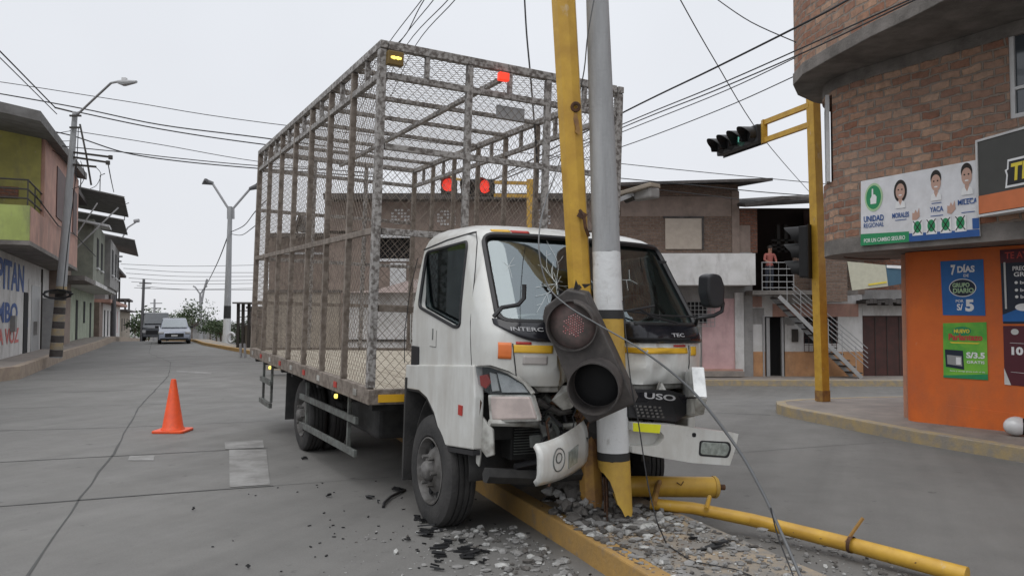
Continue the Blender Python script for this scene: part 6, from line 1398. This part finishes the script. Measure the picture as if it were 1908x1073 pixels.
# silver car far up the street
cq = G(322, 641, 0); car = thing('parked_car', 'silver car facing the camera far up the left street', 'car', (cq.x, cq.y+.2, 0), (0, 0, R(-66)))
# local: x forward (towards camera)
def cbody(m_, prof_, hw, tum=0):
    vs = []; n = len(prof_)
    for s_ in (-1, 1):
        for x, z in prof_: k = hw*(1-tum*max(0, z-.85)); vs.append((x, s_*k, z))
    m_.add(vs, [tuple(range(n)), tuple(range(2*n-1, n-1, -1))]+[(i, (i+1) % n, n+(i+1) % n, n+i) for i in range(n)]); return m_
cbody(MB(), [(.0, .22), (-.02, .55), (-.12, .72), (-.85, .92), (-4.2, .98), (-4.3, .5), (-4.2, .22)], .88).build('body', M['carpaint'], car, bevel=.07, seg=3, smooth=50)
cbody(MB(), [(-.88, .90), (-1.65, 1.42), (-2.0, 1.50), (-3.6, 1.47), (-4.15, .95)], .80, .30).build('cabin', M['carpaint'], car, bevel=.05, smooth=50)
cbody(MB(), [(-.93, .95), (-1.62, 1.38), (-1.60, 1.40), (-.90, .96)], .70, .22).build('windscreen', mat('car_glass_far', (.25, .28, .30), .1, spec=.9), car)
MB().bx(.0, .03, -.5, .5, .40, .62).build('grille', M['black'], car, bevel=.01); MB().bx(.012, .035, -.75, .75, .24, .34).build('lower_intake', M['black'], car); MB().bx(.035, .045, -.17, .17, .44, .54).build('number_plate', M['frame'], car)
for s_ in (-1, 1):
    MB().bx(-.14, .0, s_*.56, s_*.86, .58, .72).build('headlight', M['reflector'], car, bevel=.02)
    MB().box((-1.2, s_*.95, .98), (.12, .2, .14)).build('wing_mirror', M['black'], car, bevel=.03)
    for x in (-.75, -3.4): w_ = MB().lathe((x, s_*.79, .32), (0, s_, 0), [(-.1, .2), (-.1, .30), (-.07, .32), (.07, .32), (.1, .30), (.1, .2)], 24).build('wheel', M['rubber'], car, smooth=40); MB().lathe((x, s_*.79, .32), (0, s_, 0), [(.08, .2), (.05, .15), (.08, 0)], 16).build('rim', M['steel'], w_, smooth=40)
vq = G(296, 640, 0); van = thing('parked_van', 'dark van parked behind the silver car by the left row', 'van', (vq.x-3.4, vq.y+7, -.1), (0, 0, R(-66)))
cbody(MB(), [(0, .3), (-.05, .95), (-.5, 1.15), (-.95, 1.95), (-4.4, 2.0), (-4.5, .3)], .85, .06).build('body', mat('van_dark', (.05, .055, .065), .3, coat=.4), van, bevel=.06, smooth=50)
cbody(MB(), [(-.5, 1.2), (-.9, 1.86), (-.87, 1.88), (-.47, 1.22)], .72, .05).build('windscreen', M['winglass'], van); MB().bx(0, .03, -.6, .6, .5, .75).build('grille', M['black'], van)
for s_ in (-1, 1):
    MB().bx(0, .035, s_*.62, s_*.82, .6, .8).build('headlight', M['reflector'], van)
    for x in (-.8, -3.6): MB().lathe((x, s_*.74, .34), (0, s_, 0), [(-.1, .2), (-.1, .32), (.1, .32), (.1, .2)], 20, True).build('wheel', M['rubber'], van)
# far shed roof line behind the car
t = thing('far_shed', 'long low dark shed closing the end of the street behind the car', 'shed', tuple(P(330, 620, 140)))
MB().bx(X(280, 140), X(372, 140), 140, 146, -8, Z(606, 140)).build('wall', M['greywall'], t, world=True); MB().bx(X(276, 139), X(376, 139), 139, 147, Z(605.5, 140), Z(600, 140)).build('roof', M['tin'], t, world=True)
# bushes and trees
def plant(name, label, c, w_, h_, cat, n=700, leaf=.10, trunk=True, seed=0, group=None, th=.06):
    rg = random.Random(seed); t = thing(name, label, cat, tuple(c), group=group); m_ = MB(); c = Vector(c)
    cl_ = [(Vector((rg.uniform(-.35, .35)*w_, rg.uniform(-.3, .3)*w_, h_*rg.uniform(.35, .85))), rg.uniform(.18, .34)*w_) for _ in range(9)]
    for _ in range(n):
        b_, r_ = rg.choice(cl_); d = Vector((rg.gauss(0, 1), rg.gauss(0, 1), rg.gauss(0, .8))).normalized()*r_*rg.uniform(.5, 1.1); p = c+b_+d
        u_ = Vector((rg.gauss(0, 1), rg.gauss(0, 1), rg.gauss(0, 1))).normalized(); v_ = u_.cross(Vector((rg.gauss(0, 1), rg.gauss(0, 1), rg.gauss(0, 1)))).normalized(); s_ = leaf*rg.uniform(.6, 1.4)
        m_.add([p-u_*s_, p+v_*s_*.45, p+u_*s_, p-v_*s_*.45], [(0, 1, 2, 3)])
    m_.build('crown', M['leaf'], t, world=True)
    s_ = MB(); s_.tube([c-UP*.3, c+UP*h_*.3, c+UP*h_*.6+Vector((.05*w_, 0, 0))], [th, th*.8, th*.4], 7)
    for k in range(5): b_ = cl_[k][0]; s_.tube([c+UP*h_*.3, c+b_], [th*.5, th*.2], 5)
    s_.build('trunk', M['bark'], t, world=True); return t
for k, (px, Y, w_, h_, lb_) in enumerate([(358, 80, 3.6, 4.0, 'large round green bush on the median end right of the silver car'), (348, 95, 3.4, 3.6, 'bush behind the silver car roof'), (392, 70, 1.8, 1.8, 'low bush left of the double lamp pole'), (404, 62, 1.6, 1.5, 'small bush just left of the double lamp pole foot'), (412, 52, 1.3, 1.2, 'smallest bush touching the white painted pole foot'), (440, 48, 1.3, .9, 'low dark plant right of the double lamp pole'), (252, 88, 2.0, 2.6, 'small tree at the end of the low white row house'), (455, 40, 1.0, .7, 'low plant beside the stall near the truck tail')]):
    plant('tree' if k in (6,) else 'bush', lb_, (X(px, Y), Y, gz(X(px, Y), Y)+.1), w_, h_, 'tree' if k == 6 else 'bush', 900 if k < 2 else 500, .13 if Y > 60 else .07, seed=k)
for k in range(14):
    Y = 170+k*9; px = 262+k*16+rr2.uniform(-4, 4); plant('distant_tree', 'distant tree in the green line at the far end of street', (X(px, Y), Y, gz(0, Y)-.2), 9, 6.5+rr2.uniform(0, 2), 'tree', 520, .42, seed=50+k, group='trees closing the far end of the street', th=.2)
# stall, tyre ring and posts beside the truck tail
SY = 36; t = thing('street_stall', 'open timber stall frame on the median by the truck tail', 'stall', (X(455, SY), SY, 0))
for px in (443, 452, 463, 476): MB().bx(X(px, SY)-.06, X(px, SY)+.06, SY, SY+.12, 0, Z(566, SY)).build('post', M['darksteel'], t, world=True)
m_ = MB()
for py in (578, 590, 602): m_.bx(X(441, SY), X(490, SY), SY-.02, SY+.05, Z(py+1.5, SY), Z(py, SY))
m_.build('rails', M['tin'], t, world=True); MB().bx(X(438, SY), X(495, SY), SY-.4, SY+2, Z(566, SY)+.003, Z(563, SY)).build('roof', M['tinlight'], t, world=True); MB().bx(X(448, SY), X(490, SY), SY+.3, SY+1.8, 0, Z(606, SY)).build('counter', M['plaster'], t, world=True)
t = tag(MB().tube([P(431+6.5*math.cos(a_/16*6.283), 629+9*math.sin(a_/16*6.283), 43) for a_ in range(17)], .07, 8).build('tyre_planter', M['frame'], smooth=60), 'white painted ring of an old tyre standing beside the double lamp pole', 'planter')
for k, px in enumerate((449, 457)): tag(MB().tube([P(px, 668, 30), P(px-1, 640, 30)], .05, 8).build('short_post', M['farpole']), ('left', 'right')[k]+' one of two short pale posts on the median by the truck tail', 'post', 'short pale posts on the median')
t = thing('brown_roadside_house', 'low brown roadside house half hidden behind the truck tail', 'house', (X(486, 44), 44, 0)); MB().bx(X(462, 46), X(520, 46), 46, 52, -.2, Z(575, 46)).build('wall', M['brownplaster'], t, world=True); MB().bx(X(458, 45.5), X(524, 45.5), 45.5, 53, Z(575, 46)+.003, Z(571, 46)).build('roof', M['tin'], t, world=True)
t = thing('low_wall', 'low grey wall running along the median behind bushes', 'wall', (X(400, 85), 85, 0)); MB().bx(X(385, 90), X(470, 90), 90, 91, -2, Z(606, 90)).build('blocks', M['greywall'], t, world=True); MB().bx(X(383, 90), X(472, 90), 89.9, 91.1, Z(606, 90)+.002, Z(604.5, 90)).build('coping', M['tin'], t, world=True)
for k, (px, y0_, Y, h_) in enumerate([(150, 356, 36, .9), (186, 362, 42, 1.2), (232, 405, 48, 1.0)]): tag(MB().tube([P(px, y0_+6, Y), P(px, y0_+6, Y)+UP*h_, P(px, y0_+6, Y)+UP*h_+Vector((.25, 0, .1))], .025, 5).build('roof_aerial', M['darksteel']), ('leftmost', 'middle', 'rightmost')[k]+' thin metal aerial on the tin awnings of the left row', 'aerial')
# ------------------------------------------------------------------ cables
def cable(label, pts_, r=.018, m='cable', sag=0, sub=6, group=None):
    ps = [P(a, b, c) for a, b, c in pts_]; o = []
    if len(ps) > 2:
        for i in range(len(ps)-1):
            p0, p1, p2_, p3 = ps[max(i-1, 0)], ps[i], ps[i+1], ps[min(i+2, len(ps)-1)]
            for k in range(sub): t = k/sub; o.append(.5*((2*p1)+(p2_-p0)*t+(2*p0-5*p1+4*p2_-p3)*t*t+(3*p1-p0-3*p2_+p3)*t**3))
        o.append(ps[-1])
    else: o = [ps[0].lerp(ps[1], k/12)-UP*sag*4*(k/12)*(1-k/12) for k in range(13)]
    return tag(MB().tube(o, r, 6).build('overhead_cable', M[m], smooth=60), label, 'cable', group)
cable('topmost thin cable crossing the sky above the left lamp pole', [(-80, 145, 26), (0, 153, 26), (240, 190, 26), (500, 230, 26), (1155, 305, 26), (1560, 345, 26)], .013)
cable('heavier cable crossing just above the head of the left lamp pole', [(-80, 162, 25), (0, 175, 25), (150, 202, 25), (300, 233, 25), (480, 256, 25), (700, 285, 25)], .021)
cable('cable leaving the left lamp pole top toward the cage', [(145, 209, 23.6), (300, 241, 24), (480, 268, 25), (720, 296, 26)], .020)
cable('thick twisted cable passing low behind the left lamp pole', [(-60, 222, 25), (40, 236, 25), (130, 252, 24.5), (230, 284, 25), (330, 300, 26), (480, 314, 27), (700, 330, 28)], .022)
cable('second twisted cable just below the thick one left of the cage', [(70, 268, 25), (150, 276, 24.5), (250, 286, 25), (330, 295, 26), (480, 309, 27), (700, 322, 28)], .016)
cable('thin cable between twisted cables and the lamp pole cables', [(130, 243, 24), (300, 270, 25), (480, 301, 27), (700, 325, 28)], .012)
cable('steep cable dropping from upper left corner to the stay arm', [(-40, 58, 18), (0, 96, 20), (103, 201, 24.1)], .02)
cable('steep thin cable just left of the one ending at the stay arm', [(-40, 70, 18), (0, 108, 20), (106, 213, 24.1)], .014)
cable('service wire hanging from the crossarm to the tin roof', [(201, 303, 22.8), (207, 335, 26), (212, 358, 34)], .015)
for k, (a_, b_, c_) in enumerate([((60, 262, 24), (100, 250, 24), (140, 243, 23.6)), ((85, 270, 25), (112, 290, 24.5), (136, 300, 23.7)), ((88, 245, 25), (110, 262, 24.5), (137, 262, 23.7))]): cable(('upper', 'lower', 'middle')[k]+' short drop wire linking the left pole to the pink house', [a_, b_, c_], .010)
cable('curled spare wire hanging from the crossarms of the left lamp pole', [(150, 300, 23), (158, 325, 23.2), (150, 345, 23.4), (135, 352, 23.5)], .010)
cable('black wire running down the front of the left lamp pole', [(146, 240, 23.3), (141, 330, 23.3), (128, 440, 23.3), (118, 540, 23.3)], .014)
cable('looping wire below the crossarms of the left lamp pole', [(178, 311, 23), (188, 325, 24), (180, 345, 26), (168, 352, 28)], .010)
cable('thick black cable from the cage corner to the brick parapet', [(900, 345, 20), (1155, 213, 14), (1330, 128, 11.4), (1510, 38, 9.7), (1580, 0, 8.8), (1650, -38, 7.8)], .014)
for k, (y0, y1, y2) in enumerate([(234, 85, 0), (240, 95, 8)]): cable(('upper' if k == 0 else 'lower')+' of two close cables meeting the brick corner', [(900, 345+k*6, 20), (1155, y0, 14), (1330, y0-72+k*2, 11.4), (1505, y1, 9.7), (1690, 2+k*5, 7.6), (1760, -28+k*5, 7.0)], .009)
cable('faint cable below the pair that meets the brick corner', [(900, 350, 22), (1155, 248, 15), (1350, 170, 12.5), (1498, 100, 10.9)], .008)
cable('lowest slanting cable passing behind the level signal head', [(1000, 322, 22), (1155, 275, 17), (1340, 205, 14.5), (1490, 138, 12.5)], .009)
cable('steep thin cable crossing the signal head toward the far roof', [(1262, -10, 12), (1330, 110, 14), (1420, 255, 18), (1510, 360, 27)], .010)
cable('short faint cable near top centre right ending at brick corner', [(1330, -5, 12), (1400, 42, 11.5), (1497, 85, 10.9)], .008)
cable('level cable in front of the roofs right of the white pole', [(1130, 330, 26), (1290, 345, 26), (1420, 358, 26), (1530, 366, 26)], .016)
cable('level cable drooping over the dark porch roof', [(1150, 345, 25), (1300, 362, 25), (1430, 376, 25), (1530, 370, 25)], .012)
for k, (x0, x1) in enumerate([(786, 722), (808, 742), (835, 758), (848, 775)]): cable(('first', 'second', 'third', 'fourth')[k]+' from left of the steep wires rising behind the cage corner', [(x0+30, -45, 12), (x0, 0, 13), (x1, 84, 16), (x1-70+k*6, 190, 21), (x1-130+k*8, 290, 28)], .009)
cable('twisted wire crossing between the steep wires behind cage corner', [(800, -15, 12.5), (780, 18, 13.5), (758, 62, 15), (738, 84, 16)], .010)
cable('sagging pair of wires from the double lamp pole to far poles', [(430, 425, 45), (405, 490, 60), (380, 540, 88)], .035)
cable('loop of wire between the double lamp pole and the truck tail', [(431, 432, 45), (455, 420, 40), (475, 395, 35), (500, 370, 30)], .022)
cable('lower loop of wire right of the double lamp pole', [(431, 436, 45), (450, 438, 40), (470, 425, 35), (500, 400, 30)], .018)
for k, (y0, y1) in enumerate([(492, 494), (500, 508), (509, 515), (518, 522), (525, 528), (536, 537), (532, 540)]): cable('one of the faint far wires strung level across the end of the street', [(225+k*5, y0, 70), (340, (y0+y1)/2+3, 75), (475, y1, 70)], .022, group='faint far wires across the street end')
cable('wire hanging down into the cage left of the yellow mast', [(976, -30, 9), (981, 60, 9), (990, 160, 9), (1003, 330, 9)], .010)
c1 = [P(*q) for q in ((1118, -60, 5.2), (1096, 60, 5.25), (1085, 150, 5.45), (1050, 280, 5.45), (1014, 385, 5.1), (1004, 460, 4.9), (1020, 530, 4.85), (1058, 570, 4.72), (1112, 603, 4.65), (1200, 655, 4.55), (1290, 728, 4.5), (1372, 832, 4.4), (1420, 915, 4.3), (1455, 990, 4.2), (1492, 1074, 4.05), (1510, 1110, 3.9))]
def catm(ps, sub=6):
    o = []
    for i in range(len(ps)-1):
        p0, p1, p2_, p3 = ps[max(i-1, 0)], ps[i], ps[i+1], ps[min(i+2, len(ps)-1)]
        for k in range(sub): t = k/sub; o.append(.5*((2*p1)+(p2_-p0)*t+(2*p0-5*p1+4*p2_-p3)*t*t+(3*p1-p0-3*p2_+p3)*t**3))
    return o+[ps[-1]]
o = catm(c1); n = len(o); tag(MB().tube(o, [.0045+.0045*min(1, max(0, (i/n-.55)/.15)) for i in range(n)], 7).build('fallen_cable', M['cablegrey'], smooth=60), 'grey cable hanging across the broken signal head down to bottom right', 'cable')
for k, q in enumerate([(catm([P(*q) for q in ((1160, 560, 5.2), (1174, 700, 4.95), (1190, 790, 4.9), (1207, 900, 4.8), (1225, 975, 4.7))])+[G(1243, 1015, .16), G(1290, 1045, .16), G(1370, 1060, .16), G(1400, 1072, .16)])]): tag(MB().tube(q, .004, 6).build('fallen_wire', M['cable'], smooth=60), 'thin black wire hanging beside the white pole onto the rubble', 'cable')
tag(MB().tube(catm([P(1436, 945, 4.25), P(1450, 1000, 4.2), P(1478, 1072, 4.05), P(1490, 1110, 3.95)]), .004, 6).build('fallen_wire', M['cable'], smooth=60), 'second thin strand twisted beside the grey cable at bottom right', 'cable')
